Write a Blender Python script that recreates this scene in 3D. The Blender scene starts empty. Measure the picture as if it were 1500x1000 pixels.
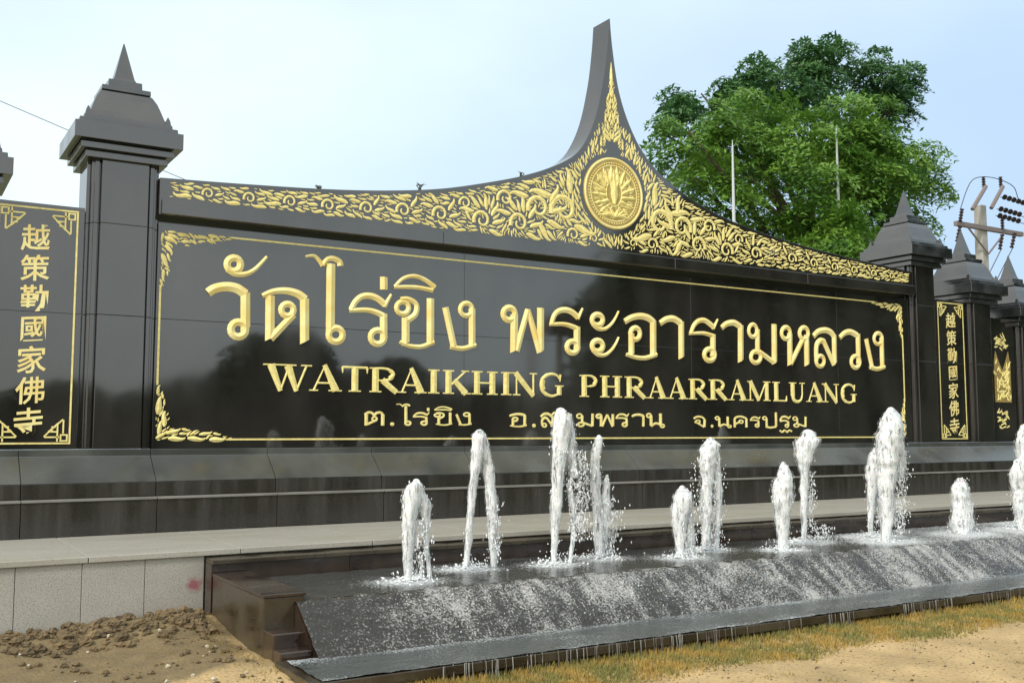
import bpy, bmesh, math, random
import numpy as np
from mathutils import Vector, noise
R = math.radians
S = bpy.context.scene
C = S.collection

# ------------------------------------------------------------------ camera, world, sun, exposure
cam_d = bpy.data.cameras.new('camera'); cam = bpy.data.objects.new('camera', cam_d); C.objects.link(cam)
cam_d.sensor_width = 36; cam_d.lens = 36; cam_d.clip_end = 5000
EYE = 1.55
cam.location = (0, 0, EYE); cam.rotation_euler = (R(90 + 5.07), 0, R(-31.6))
S.camera = cam
SUN_EL, SUN_AZ = 38, 248          # azimuth measured from +Y towards +X
W = bpy.data.worlds.new('World'); S.world = W; W.use_nodes = True
nt = W.node_tree; nt.nodes.clear()
def wn(t, **k):
    n = nt.nodes.new(t)
    for a, b in k.items(): setattr(n, a, b)
    return n
sky = wn('ShaderNodeTexSky', sky_type='NISHITA', sun_disc=False)
sky.sun_elevation = R(SUN_EL); sky.sun_rotation = R(SUN_AZ)
sky.air_density = 1.2; sky.dust_density = 2.5; sky.ozone_density = 1.6
tc = wn('ShaderNodeTexCoord'); mp = wn('ShaderNodeMapping'); mp.inputs['Scale'].default_value = (1.2, 1.2, 2.6)
mp.inputs['Rotation'].default_value = (0, 0, R(25))
nz = wn('ShaderNodeTexNoise'); nz.inputs['Scale'].default_value = 1.6; nz.inputs['Detail'].default_value = 5; nz.inputs['Roughness'].default_value = .5
cr = wn('ShaderNodeMapRange'); cr.inputs['From Min'].default_value = .3; cr.inputs['From Max'].default_value = .72
cr.inputs['To Min'].default_value = .60; cr.inputs['To Max'].default_value = .97
# thin haze: whiter all round, a little warmer and brighter towards the veiled sun
SDIR = (math.sin(R(SUN_AZ))*math.cos(R(SUN_EL)), math.cos(R(SUN_AZ))*math.cos(R(SUN_EL)), math.sin(R(SUN_EL)))
nrm = wn('ShaderNodeVectorMath', operation='NORMALIZE'); dt = wn('ShaderNodeVectorMath', operation='DOT_PRODUCT'); dt.inputs[1].default_value = SDIR
dr = wn('ShaderNodeMapRange'); dr.inputs['From Min'].default_value = -.35; dr.inputs['From Max'].default_value = .9
dr.interpolation_type = 'SMOOTHSTEP'
dr2 = wn('ShaderNodeMapRange'); dr2.inputs['From Min'].default_value = -.66; dr2.inputs['From Max'].default_value = -.27; dr2.interpolation_type = 'SMOOTHSTEP'
vc0 = wn('ShaderNodeMixRGB'); vc0.inputs['Color1'].default_value = (3.5, 4.7, 6.2, 1); vc0.inputs['Color2'].default_value = (5.9, 7.0, 7.5, 1)
vc = wn('ShaderNodeMixRGB'); vc.inputs['Color2'].default_value = (8.6, 8.5, 7.9, 1)
mx = wn('ShaderNodeMixRGB')
bg = wn('ShaderNodeBackground'); bg.inputs['Strength'].default_value = .13
wo = wn('ShaderNodeOutputWorld')
L = nt.links.new
L(tc.outputs['Generated'], nrm.inputs[0]); L(nrm.outputs[0], dt.inputs[0]); L(dt.outputs['Value'], dr.inputs['Value']); L(dt.outputs['Value'], dr2.inputs['Value']); L(dr2.outputs[0], vc0.inputs['Fac']); L(vc0.outputs[0], vc.inputs['Color1']); L(dr.outputs[0], vc.inputs['Fac']); L(vc.outputs[0], mx.inputs['Color2'])
L(tc.outputs['Generated'], mp.inputs['Vector']); L(mp.outputs[0], nz.inputs['Vector']); L(nz.outputs['Fac'], cr.inputs['Value'])
L(cr.outputs[0], mx.inputs['Fac']); L(sky.outputs[0], mx.inputs['Color1']); L(mx.outputs[0], bg.inputs['Color']); L(bg.outputs[0], wo.inputs['Surface'])
sd = bpy.data.lights.new('sun', 'SUN'); sd.energy = 1.8; sd.angle = R(8); sd.color = (1, .96, .89)
sun = bpy.data.objects.new('sun', sd); C.objects.link(sun)
dv = Vector((math.sin(R(SUN_AZ)) * math.cos(R(SUN_EL)), math.cos(R(SUN_AZ)) * math.cos(R(SUN_EL)), math.sin(R(SUN_EL))))
sun.rotation_euler = dv.to_track_quat('Z', 'Y').to_euler(); sun.location = (-20, -20, 30)
S.view_settings.view_transform = 'Standard'; S.view_settings.look = 'None'; S.view_settings.exposure = .35; S.view_settings.gamma = 1
S.view_settings.use_curve_mapping = False

# ------------------------------------------------------------------ traced lettering and jet outlines, in metres on the wall (x, z)
THAI=[["ว",[[[[2.8,2.974],[2.868,3.022],[2.98,3.05],[3.094,3.041],[3.189,2.984]],0.084,0.095,1],[[[3.187,3.007],[3.196,2.618]],0.095,0.095,0],[[[3.199,2.618],[3.194,2.588],[3.178,2.562],[3.153,2.544],[3.123,2.536],[3.093,2.541],[3.068,2.556],[3.05,2.58],[3.044,2.61],[3.049,2.64],[3.065,2.665],[3.09,2.684],[3.119,2.691],[3.149,2.687],[3.175,2.672],[3.192,2.647]],0.071,0.071,2]]],["ั",[[[[3.13,3.294],[3.125,3.266],[3.111,3.242],[3.088,3.225],[3.061,3.217],[3.034,3.22],[3.01,3.234],[2.995,3.255],[2.989,3.282],[2.993,3.31],[3.008,3.334],[3.031,3.351],[3.057,3.359],[3.085,3.356],[3.108,3.343],[3.124,3.321]],0.069,0.069,2],[[[2.992,3.233],[3.079,3.191],[3.188,3.2],[3.274,3.249],[3.343,3.321],[3.409,3.402]],0.06,0.028,1]]],["ด",[[[[3.453,2.991],[3.459,2.533]],0.095,0.095,0],[[[3.368,2.982],[3.479,3.034],[3.622,3.054],[3.756,3.03],[3.837,2.974]],0.043,0.091,1],[[[3.833,2.988],[3.842,2.516]],0.095,0.095,0],[[[3.712,2.854],[3.708,2.829],[3.693,2.806],[3.672,2.791],[3.646,2.784],[3.62,2.788],[3.598,2.801],[3.583,2.821],[3.577,2.846],[3.582,2.871],[3.596,2.893],[3.618,2.909],[3.643,2.915],[3.669,2.912],[3.691,2.899],[3.707,2.879]],0.063,0.063,2],[[[3.712,2.803],[3.466,2.533]],0.069,0.076,0]]],["ไ",[[[[3.834,3.443],[3.933,3.459],[3.997,3.407],[4.035,3.363]],0.022,0.056,1],[[[4.029,3.362],[4.084,3.433],[4.154,3.448],[4.224,3.421],[4.238,3.374]],0.043,0.067,1],[[[4.127,3.389],[4.132,2.625]],0.095,0.095,0],[[[4.277,2.614],[4.271,2.585],[4.254,2.559],[4.228,2.541],[4.197,2.534],[4.166,2.538],[4.139,2.553],[4.121,2.577],[4.115,2.606],[4.12,2.636],[4.137,2.662],[4.163,2.68],[4.194,2.687],[4.225,2.683],[4.252,2.668],[4.27,2.644]],0.067,0.067,2]]],["ร",[[[[4.37,2.894],[4.418,2.986],[4.495,3.052],[4.594,3.068],[4.693,3.041],[4.781,2.979]],0.056,0.071,1],[[[4.854,3.102],[4.768,2.954]],0.028,0.052,0],[[[4.352,2.888],[4.55,2.905],[4.682,2.884],[4.789,2.838]],0.043,0.067,1],[[[4.762,2.879],[4.766,2.596]],0.084,0.084,0],[[[4.777,2.615],[4.771,2.584],[4.753,2.558],[4.726,2.54],[4.693,2.532],[4.661,2.537],[4.633,2.552],[4.614,2.577],[4.608,2.606],[4.614,2.637],[4.632,2.663],[4.659,2.681],[4.691,2.689],[4.724,2.685],[4.752,2.669],[4.771,2.645]],0.065,0.065,2]]],["่",[[[[4.761,3.294],[4.763,3.149]],0.086,0.086,0]]],["ข",[[[[5.075,2.964],[5.069,2.937],[5.053,2.913],[5.028,2.896],[4.999,2.889],[4.97,2.893],[4.945,2.906],[4.928,2.928],[4.922,2.954],[4.927,2.981],[4.944,3.005],[4.968,3.022],[4.997,3.029],[5.027,3.026],[5.052,3.012],[5.069,2.991]],0.056,0.056,2],[[[4.97,3.057],[5.066,3.064],[5.17,3.008],[5.157,2.894],[5.041,2.812]],0.043,0.071,1],[[[5.036,2.849],[5.039,2.55]],0.091,0.091,0],[[[4.965,2.569],[5.078,2.53],[5.244,2.528],[5.398,2.591]],0.039,0.054,1],[[[5.349,3.09],[5.353,2.564]],0.089,0.089,0]]],["ิ",[[[[4.893,3.192],[5.001,3.295],[5.139,3.334],[5.279,3.301],[5.41,3.225]],0.032,0.054,1],[[[4.893,3.189],[5.154,3.206],[5.379,3.185]],0.037,0.05,1]]],["ง",[[[[5.908,2.998],[5.902,2.968],[5.884,2.943],[5.857,2.925],[5.826,2.917],[5.794,2.921],[5.767,2.936],[5.749,2.959],[5.743,2.987],[5.749,3.016],[5.767,3.042],[5.793,3.06],[5.825,3.068],[5.856,3.064],[5.883,3.049],[5.901,3.026]],0.054,0.054,2],[[[5.902,3.01],[5.904,2.565]],0.084,0.084,0],[[[5.612,2.544],[5.772,2.529],[5.955,2.581]],0.054,0.05,1],[[[5.545,3.0],[5.658,2.552]],0.078,0.078,0]]],["พ",[[[[6.501,2.981],[6.494,2.952],[6.476,2.926],[6.449,2.908],[6.417,2.9],[6.385,2.904],[6.358,2.919],[6.34,2.943],[6.333,2.971],[6.34,3.0],[6.358,3.026],[6.385,3.044],[6.417,3.052],[6.449,3.048],[6.476,3.034],[6.494,3.01]],0.071,0.071,2],[[[6.491,2.973],[6.485,2.529]],0.099,0.099,0],[[[6.518,2.53],[6.683,3.045]],0.084,0.066,0],[[[6.683,3.045],[6.861,2.529]],0.066,0.088,0],[[[6.869,3.077],[6.867,2.535]],0.093,0.093,0]]],["ร",[[[[7.03,2.88],[7.072,2.992],[7.143,3.056],[7.243,3.077],[7.342,3.055],[7.436,2.993]],0.057,0.073,1],[[[7.507,3.112],[7.43,2.972]],0.027,0.051,0],[[[7.002,2.881],[7.204,2.895],[7.341,2.874],[7.442,2.838]],0.04,0.066,1],[[[7.419,2.878],[7.415,2.599]],0.091,0.091,0],[[[7.431,2.618],[7.425,2.589],[7.406,2.564],[7.378,2.547],[7.345,2.54],[7.313,2.544],[7.286,2.559],[7.267,2.582],[7.261,2.61],[7.268,2.639],[7.286,2.664],[7.314,2.681],[7.346,2.688],[7.379,2.684],[7.407,2.669],[7.425,2.646]],0.066,0.066,2]]],["ะ",[[[[7.824,2.984],[7.817,2.957],[7.798,2.934],[7.77,2.917],[7.738,2.91],[7.705,2.913],[7.678,2.927],[7.659,2.948],[7.653,2.974],[7.66,3.001],[7.678,3.025],[7.706,3.042],[7.739,3.049],[7.772,3.045],[7.799,3.032],[7.818,3.011]],0.068,0.068,2],[[[7.663,2.925],[7.746,2.869],[7.857,2.872],[7.956,2.936],[8.029,3.025],[8.078,3.111]],0.057,0.025,1],[[[7.821,2.65],[7.814,2.623],[7.795,2.6],[7.767,2.584],[7.735,2.577],[7.702,2.581],[7.675,2.595],[7.657,2.617],[7.65,2.643],[7.657,2.669],[7.676,2.693],[7.703,2.709],[7.736,2.716],[7.769,2.712],[7.796,2.698],[7.815,2.676]],0.068,0.068,2],[[[7.66,2.593],[7.743,2.536],[7.854,2.537],[7.952,2.599],[8.026,2.687],[8.074,2.772]],0.057,0.025,1]]],["อ",[[[[8.176,2.982],[8.284,3.038],[8.434,3.07],[8.571,3.051],[8.66,2.996]],0.07,0.088,1],[[[8.651,3.023],[8.644,2.561]],0.096,0.096,0],[[[8.197,2.556],[8.358,2.523],[8.522,2.524],[8.702,2.579]],0.045,0.061,1],[[[8.284,2.836],[8.28,2.552]],0.086,0.086,0],[[[8.425,2.837],[8.419,2.807],[8.401,2.781],[8.375,2.763],[8.345,2.756],[8.315,2.761],[8.29,2.776],[8.273,2.8],[8.268,2.83],[8.274,2.859],[8.291,2.885],[8.317,2.903],[8.347,2.911],[8.377,2.907],[8.403,2.891],[8.419,2.867]],0.063,0.063,2]]],["า",[[[[8.768,2.992],[8.879,3.053],[9.007,3.066],[9.128,3.012]],0.07,0.088,1],[[[9.136,3.04],[9.129,2.547]],0.09,0.09,0]]],["ร",[[[[9.3,2.878],[9.358,2.993],[9.448,3.063],[9.552,3.077],[9.641,3.04],[9.722,2.988]],0.056,0.071,1],[[[9.796,3.106],[9.711,2.97]],0.027,0.051,0],[[[9.275,2.88],[9.503,2.9],[9.622,2.887],[9.719,2.863]],0.037,0.061,1],[[[9.705,2.896],[9.695,2.602]],0.088,0.088,0],[[[9.73,2.613],[9.722,2.581],[9.7,2.554],[9.669,2.535],[9.632,2.528],[9.596,2.532],[9.565,2.549],[9.545,2.574],[9.538,2.605],[9.546,2.636],[9.568,2.663],[9.599,2.682],[9.636,2.69],[9.672,2.685],[9.703,2.669],[9.723,2.643]],0.066,0.066,2]]],["า",[[[[9.866,2.99],[9.959,3.052],[10.099,3.075],[10.219,3.026]],0.068,0.085,1],[[[10.227,3.05],[10.214,2.542]],0.095,0.095,0]]],["ม",[[[[10.54,2.988],[10.533,2.953],[10.515,2.923],[10.489,2.903],[10.458,2.895],[10.428,2.9],[10.403,2.918],[10.386,2.946],[10.381,2.979],[10.388,3.013],[10.406,3.043],[10.432,3.064],[10.463,3.072],[10.493,3.067],[10.519,3.049],[10.535,3.021]],0.056,0.056,2],[[[10.551,3.009],[10.544,2.67]],0.083,0.083,0],[[[10.603,2.614],[10.595,2.583],[10.573,2.556],[10.542,2.537],[10.505,2.529],[10.468,2.534],[10.438,2.551],[10.418,2.576],[10.412,2.607],[10.42,2.638],[10.441,2.666],[10.473,2.685],[10.509,2.692],[10.546,2.688],[10.577,2.671],[10.597,2.645]],0.061,0.061,2],[[[10.576,2.689],[10.855,2.548]],0.068,0.068,0],[[[10.881,3.098],[10.869,2.537]],0.093,0.093,0]]],["ห",[[[[11.205,2.988],[11.198,2.954],[11.177,2.926],[11.148,2.906],[11.114,2.898],[11.081,2.902],[11.053,2.92],[11.035,2.946],[11.029,2.979],[11.037,3.012],[11.057,3.041],[11.086,3.061],[11.12,3.069],[11.153,3.064],[11.181,3.047],[11.2,3.02]],0.062,0.062,2],[[[11.196,2.983],[11.185,2.53]],0.092,0.092,0],[[[11.199,2.537],[11.462,2.908]],0.074,0.074,0],[[[11.577,3.003],[11.569,2.969],[11.548,2.94],[11.518,2.92],[11.483,2.911],[11.449,2.916],[11.42,2.934],[11.402,2.961],[11.396,2.994],[11.404,3.027],[11.425,3.056],[11.455,3.077],[11.49,3.085],[11.524,3.08],[11.553,3.063],[11.571,3.036]],0.062,0.062,2],[[[11.54,2.975],[11.533,2.536]],0.092,0.092,0]]],["ล",[[[[11.687,2.963],[11.794,3.04],[11.944,3.068],[12.064,3.04],[12.137,2.972]],0.074,0.089,1],[[[12.133,3.005],[12.127,2.576]],0.089,0.089,0],[[[11.737,2.6],[11.746,2.819],[11.826,2.906],[11.918,2.891]],0.074,0.08,1],[[[11.9,2.903],[12.111,2.556]],0.077,0.077,0],[[[11.9,2.604],[11.892,2.573],[11.873,2.546],[11.844,2.528],[11.812,2.521],[11.779,2.526],[11.753,2.542],[11.735,2.567],[11.73,2.597],[11.738,2.628],[11.757,2.655],[11.785,2.673],[11.818,2.68],[11.85,2.675],[11.877,2.659],[11.894,2.634]],0.059,0.059,2]]],["ว",[[[[12.256,2.969],[12.359,3.042],[12.495,3.07],[12.648,3.024]],0.068,0.089,1],[[[12.665,3.051],[12.659,2.607]],0.092,0.092,0],[[[12.689,2.622],[12.68,2.587],[12.658,2.557],[12.625,2.537],[12.587,2.528],[12.551,2.534],[12.52,2.552],[12.5,2.581],[12.494,2.615],[12.503,2.649],[12.525,2.679],[12.558,2.7],[12.595,2.708],[12.632,2.703],[12.663,2.684],[12.683,2.656]],0.062,0.062,2]]],["ง",[[[[13.225,3.002],[13.216,2.969],[13.193,2.94],[13.161,2.92],[13.123,2.911],[13.087,2.916],[13.056,2.934],[13.037,2.961],[13.031,2.993],[13.04,3.027],[13.062,3.056],[13.094,3.076],[13.132,3.084],[13.168,3.08],[13.199,3.062],[13.219,3.035]],0.059,0.059,2],[[[13.209,3.018],[13.203,2.56]],0.089,0.089,0],[[[12.912,2.55],[13.081,2.526],[13.255,2.568]],0.065,0.062,1],[[[12.847,2.98],[12.962,2.552]],0.08,0.08,0]]]]
LATIN=[["W",3.421,3.907],["A",3.912,4.255],["T",4.274,4.583],["R",4.596,4.953],["A",4.961,5.285],["I",5.33,5.474],["K",5.525,5.865],["H",5.904,6.252],["I",6.301,6.45],["N",6.467,6.815],["G",6.842,7.209],["P",7.459,7.76],["H",7.779,8.114],["R",8.163,8.509],["A",8.551,8.849],["A",8.891,9.204],["R",9.249,9.58],["R",9.616,9.939],["A",9.989,10.306],["M",10.335,10.784],["L",10.825,11.108],["U",11.151,11.474],["A",11.518,11.849],["N",11.859,12.199],["G",12.234,12.592]]
SMALL=[["ต",4.545,4.792,1.623,1.778],[".",4.842,4.925,1.624,1.781],["ไ",4.92,5.123,1.624,1.782],["ร",5.129,5.36,1.625,1.784],["่",5.296,5.371,1.626,1.786],["ข",5.4,5.655,1.626,1.787],["ิ",5.4,5.655,1.626,1.787],["ง",5.685,5.915,1.627,1.79],["อ",6.409,6.678,1.611,1.781],[".",6.729,6.814,1.612,1.784],["ส",6.866,7.083,1.613,1.786],["า",7.119,7.332,1.613,1.788],["ม",7.395,7.668,1.614,1.791],["พ",7.696,7.985,1.615,1.794],["ร",8.004,8.243,1.616,1.797],["า",8.262,8.486,1.616,1.799],["น",8.516,8.815,1.617,1.802],["จ",9.321,9.565,1.615,1.768],[".",9.623,9.698,1.616,1.77],["น",9.714,10.008,1.616,1.771],["ค",10.051,10.335,1.617,1.774],["ร",10.361,10.58,1.617,1.776],["ป",10.607,10.921,1.618,1.778],["ฐ",10.948,11.186,1.619,1.781],["ม",11.205,11.495,1.619,1.783]]
JETS=[[7.35,[[[3.564,0.388,0.061],[3.568,0.661,0.081],[3.577,0.872,0.112],[3.594,1.031,0.143],[3.617,1.126,0.123],[3.634,1.163,0.062]],[[3.647,1.125,0.103],[3.708,1.0,0.093],[3.733,0.865,0.062],[3.741,0.651,0.037],[3.773,0.383,0.037]]],[[3.607,3.743,0.412,0.871]]],[7.75,[[[4.31,0.386,0.051],[4.336,0.695,0.057],[4.368,1.041,0.069],[4.401,1.274,0.087],[4.434,1.48,0.117],[4.441,1.545,0.082]],[[4.461,1.509,0.117],[4.517,1.331,0.093],[4.558,1.124,0.094],[4.573,0.947,0.106],[4.573,0.742,0.076],[4.601,0.36,0.053]]],[[4.524,4.663,0.415,0.949]]],[7.6,[[[5.113,0.389,0.055],[5.121,0.668,0.069],[5.137,0.906,0.1],[5.153,1.146,0.113],[5.176,1.447,0.152],[5.207,1.678,0.178],[5.193,1.733,0.101]],[[5.266,1.63,0.128],[5.31,1.385,0.089],[5.345,1.141,0.065]],[[5.293,1.082,0.05],[5.358,0.777,0.051],[5.303,0.359,0.031]]],[[5.235,5.53,0.586,1.386],[5.118,5.204,1.144,1.508]]],[7.75,[[[5.716,0.426,0.093],[5.71,0.688,0.107],[5.682,1.002,0.093],[5.676,1.254,0.1],[5.71,1.474,0.081],[5.718,1.506,0.054]],[[5.747,0.437,0.067],[5.797,0.747,0.109],[5.807,0.967,0.095],[5.825,1.156,0.027]]],[[5.642,5.953,0.424,0.941]]],[7.4,[[[6.392,0.407,0.085],[6.389,0.683,0.142],[6.409,0.884,0.201],[6.428,0.984,0.157],[6.42,1.029,0.071]],[[6.493,0.9,0.116],[6.528,0.55,0.087],[6.525,0.393,0.057]]],[[6.341,6.584,0.389,0.811]]],[7.75,[[[7.022,0.413,0.076],[7.037,0.693,0.1],[7.055,1.096,0.139],[7.078,1.312,0.188],[7.108,1.435,0.156],[7.109,1.469,0.094]],[[7.17,1.332,0.126],[7.225,0.956,0.079],[7.199,0.618,0.07],[7.166,0.398,0.054]]],[[6.898,7.257,0.38,1.301]]],[7.35,[[[7.671,0.373,0.113],[7.68,0.626,0.146],[7.688,0.894,0.213],[7.703,1.062,0.197],[7.717,1.197,0.099],[7.709,1.245,0.041]]],[[7.629,7.787,0.688,1.098]]],[7.75,[[[8.395,0.369,0.053],[8.415,0.633,0.07],[8.425,0.92,0.088],[8.433,1.136,0.106],[8.459,1.296,0.197],[8.496,1.441,0.252],[8.509,1.521,0.162]]],[[8.454,8.578,0.553,1.136],[8.453,8.868,0.38,0.559]]],[7.75,[[[9.46,0.474,0.058],[9.483,0.737,0.088],[9.531,1.039,0.167],[9.576,1.252,0.178],[9.592,1.343,0.099]],[[9.619,1.19,0.139],[9.679,0.73,0.139],[9.745,0.422,0.089]]],[[9.501,9.749,0.498,1.115]]],[7.35,[[[9.203,0.36,0.094],[9.238,0.625,0.142],[9.241,0.915,0.19],[9.278,1.206,0.25],[9.315,1.499,0.29],[9.357,1.684,0.233],[9.362,1.78,0.116]],[[9.465,1.573,0.156],[9.532,1.313,0.116],[9.541,1.054,0.078]]],[[9.309,9.579,0.463,1.389]]],[7.45,[[[10.672,0.361,0.216],[10.684,0.555,0.261],[10.658,0.751,0.239],[10.606,0.932,0.129]],[[10.716,0.67,0.174],[10.731,0.905,0.174],[10.7,1.023,0.065]]],[[10.56,10.925,0.38,0.599]]],[7.35,[[[11.672,0.438,0.141],[11.672,0.802,0.212],[11.636,1.07,0.213],[11.632,1.192,0.105]]],[[11.524,11.794,0.392,0.846]]],[7.75,[[[12.442,0.414,0.175],[12.454,0.971,0.253],[12.443,1.403,0.228],[12.444,1.611,0.113]]],[[12.321,12.563,0.451,1.146]]]]

# ------------------------------------------------------------------ helpers
def mat(name, col, rough=.5, metal=0, ior=1.5, col2=None, nscale=8, fine=None, bump=0, bscale=30, rough2=None, stretch=None, detail=4, contrast=(.35, .65)):
    m = bpy.data.materials.new(name); m.use_nodes = True; t = m.node_tree; b = t.nodes['Principled BSDF']
    b.inputs['Base Color'].default_value = (*col, 1); b.inputs['Roughness'].default_value = rough
    b.inputs['Metallic'].default_value = metal; b.inputs['IOR'].default_value = ior
    g = t.nodes.new('ShaderNodeNewGeometry'); mpn = t.nodes.new('ShaderNodeMapping')
    if stretch: mpn.inputs['Scale'].default_value = stretch
    t.links.new(g.outputs['Position'], mpn.inputs['Vector'])
    def noi(s, d=detail):
        n = t.nodes.new('ShaderNodeTexNoise'); n.inputs['Scale'].default_value = s; n.inputs['Detail'].default_value = d
        t.links.new(mpn.outputs[0], n.inputs['Vector']); return n
    src = None
    if col2:
        n = noi(nscale); mr = t.nodes.new('ShaderNodeMapRange'); mr.inputs['From Min'].default_value = contrast[0]; mr.inputs['From Max'].default_value = contrast[1]
        t.links.new(n.outputs['Fac'], mr.inputs['Value'])
        mi = t.nodes.new('ShaderNodeMixRGB'); mi.inputs['Color1'].default_value = (*col, 1); mi.inputs['Color2'].default_value = (*col2, 1)
        t.links.new(mr.outputs[0], mi.inputs['Fac']); src = mi.outputs[0]
        if rough2 is not None:
            m2 = t.nodes.new('ShaderNodeMapRange'); m2.inputs['To Min'].default_value = rough; m2.inputs['To Max'].default_value = rough2
            t.links.new(mr.outputs[0], m2.inputs['Value']); t.links.new(m2.outputs[0], b.inputs['Roughness'])
    if fine:
        n = noi(fine[0], 2); mr = t.nodes.new('ShaderNodeMapRange'); mr.inputs['From Min'].default_value = fine[2]; mr.inputs['From Max'].default_value = fine[3]
        t.links.new(n.outputs['Fac'], mr.inputs['Value'])
        mi = t.nodes.new('ShaderNodeMixRGB'); mi.inputs['Color2'].default_value = (*fine[1], 1)
        if src: t.links.new(src, mi.inputs['Color1'])
        else: mi.inputs['Color1'].default_value = (*col, 1)
        t.links.new(mr.outputs[0], mi.inputs['Fac']); src = mi.outputs[0]
    if src: t.links.new(src, b.inputs['Base Color'])
    if bump:
        n = noi(bscale, 5); bu = t.nodes.new('ShaderNodeBump'); bu.inputs['Strength'].default_value = bump; bu.inputs['Distance'].default_value = .02
        t.links.new(n.outputs['Fac'], bu.inputs['Height']); t.links.new(bu.outputs[0], b.inputs['Normal'])
    m['src'] = 1
    return m

class MB:
    def __init__(s): s.v = []; s.f = []
    def box(s, x0, x1, y0, y1, z0, z1):
        b = len(s.v); s.v += [(x0,y0,z0),(x1,y0,z0),(x1,y1,z0),(x0,y1,z0),(x0,y0,z1),(x1,y0,z1),(x1,y1,z1),(x0,y1,z1)]
        s.f += [tuple(b+i for i in q) for q in ((3,2,1,0),(4,5,6,7),(0,1,5,4),(1,2,6,5),(2,3,7,6),(3,0,4,7))]
        return s
    def prism_x(s, x0, x1, prof):       # profile of (y,z), counter-clockwise seen from +X
        b = len(s.v); n = len(prof)
        s.v += [(x0, y, z) for y, z in prof] + [(x1, y, z) for y, z in prof]
        s.f += [tuple(b+i for i in range(n))[::-1], tuple(b+n+i for i in range(n))]
        s.f += [(b+i, b+(i+1) % n, b+n+(i+1) % n, b+n+i) for i in range(n)]
        return s
    def tube(s, pts, rad, n=8, cap=True):
        b = len(s.v); P = [Vector(p) for p in pts]; m = len(P)
        if not hasattr(rad, '__len__'): rad = [rad]*m
        for i, p in enumerate(P):
            t = (P[min(i+1, m-1)] - P[max(i-1, 0)]).normalized()
            u = t.cross(Vector((0, 0, 1)));
            if u.length < .05: u = t.cross(Vector((0, 1, 0)))
            u.normalize(); w = t.cross(u)
            for k in range(n):
                a = 2*math.pi*k/n; q = p + (u*math.cos(a) + w*math.sin(a))*rad[i]; s.v.append(tuple(q))
        for i in range(m-1):
            for k in range(n):
                s.f.append((b+i*n+k, b+i*n+(k+1) % n, b+(i+1)*n+(k+1) % n, b+(i+1)*n+k))
        if cap: s.f.append(tuple(b+k for k in range(n))[::-1]); s.f.append(tuple(b+(m-1)*n+k for k in range(n)))
        return s
    def octa(s, x, y, z, rx, ry, rz):
        b = len(s.v); s.v += [(x-rx,y,z),(x+rx,y,z),(x,y-ry,z),(x,y+ry,z),(x,y,z-rz),(x,y,z+rz)]
        s.f += [tuple(b+i for i in q) for q in ((0,2,5),(2,1,5),(1,3,5),(3,0,5),(2,0,4),(1,2,4),(3,1,4),(0,3,4))]
    def frust(s, cx, cy, h0, z0, h1, z1):
        b = len(s.v)
        for h, z in ((h0, z0), (h1, z1)): s.v += [(cx-h,cy-h,z),(cx+h,cy-h,z),(cx+h,cy+h,z),(cx-h,cy+h,z)]
        s.f += [tuple(b+i for i in q) for q in ((3,2,1,0),(4,5,6,7),(0,1,5,4),(1,2,6,5),(2,3,7,6),(3,0,4,7))]
    def build(s, name, m, parent=None, bevel=0, smooth=False):
        me = bpy.data.meshes.new(name); me.from_pydata(s.v, [], s.f); me.update()
        return link(name, me, m, parent, bevel, smooth)
def link(name, me, m, parent=None, bevel=0, smooth=False):
    if m and not me.materials: me.materials.append(m)
    if smooth: me.shade_smooth()
    o = bpy.data.objects.new(name, me); C.objects.link(o)
    if parent: o.parent = parent
    if bevel:
        bv = o.modifiers.new('bevel', 'BEVEL'); bv.width = bevel; bv.segments = 2; bv.limit_method = 'ANGLE'
    return o
def empty(name, loc=(0, 0, 0)):
    o = bpy.data.objects.new(name, None); C.objects.link(o); o.location = loc; o.empty_display_size = .2; return o
def tag(o, label=None, cat=None, group=None, kind=None):
    for k, v in (('label', label), ('category', cat), ('group', group), ('kind', kind)):
        if v: o[k] = v
    return o
def unparent_origin(root):   # parts are modelled in world coordinates: keep them there
    root_loc = root.location.copy()
    for c in root.children:
        c.location = c.location - root_loc
def catmull(P, k=6):
    out = []
    n = len(P)
    for i in range(n-1):
        p0 = P[max(i-1, 0)]; p1 = P[i]; p2 = P[i+1]; p3 = P[min(i+2, n-1)]
        for j in range(k):
            t = j/k
            out.append(tuple(.5*((2*b)+(-a+c)*t+(2*a-5*b+4*c-d)*t*t+(-a+3*b-3*c+d)*t**3) for a, b, c, d in zip(p0, p1, p2, p3)))
    out.append(tuple(P[-1])); return out
def ribbon(mb, pts, widths, Y, h=.016, closed=False, cut=0):
    """raised gold stroke with a ridge along its middle, lying on the plane y=Y and facing -y"""
    P = [Vector((p[0], p[1])) for p in pts]; n = len(P); b = len(mb.v)
    if not hasattr(widths, '__len__'): widths = [widths]*n
    for i in range(n):
        if closed: t = P[(i+1) % n]-P[i-1]
        else: t = P[min(i+1, n-1)]-P[max(i-1, 0)]
        if t.length < 1e-6: t = Vector((1, 0))
        t.normalize(); nn = Vector((-t.y, t.x)); w = widths[i]/2
        l = P[i]+nn*w; r = P[i]-nn*w
        if cut and i == n-1: l = l-t*w*cut; r = r+t*w*cut
        hh = h*min(1, widths[i]/.05)
        mb.v += [(l.x, Y+.004, l.y), (l.x, Y-.005, l.y), (P[i].x, Y-.005-hh, P[i].y), (r.x, Y-.005, r.y), (r.x, Y+.004, r.y)]
    m = n if closed else n-1
    for i in range(m):
        a = b+5*i; c = b+5*((i+1) % n)
        for k in range(4): mb.f.append((a+k, c+k, c+k+1, a+k+1))
    if not closed:
        mb.f.append((b, b+1, b+2, b+3, b+4)); e = b+5*(n-1); mb.f.append((e+4, e+3, e+2, e+1, e))
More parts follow.
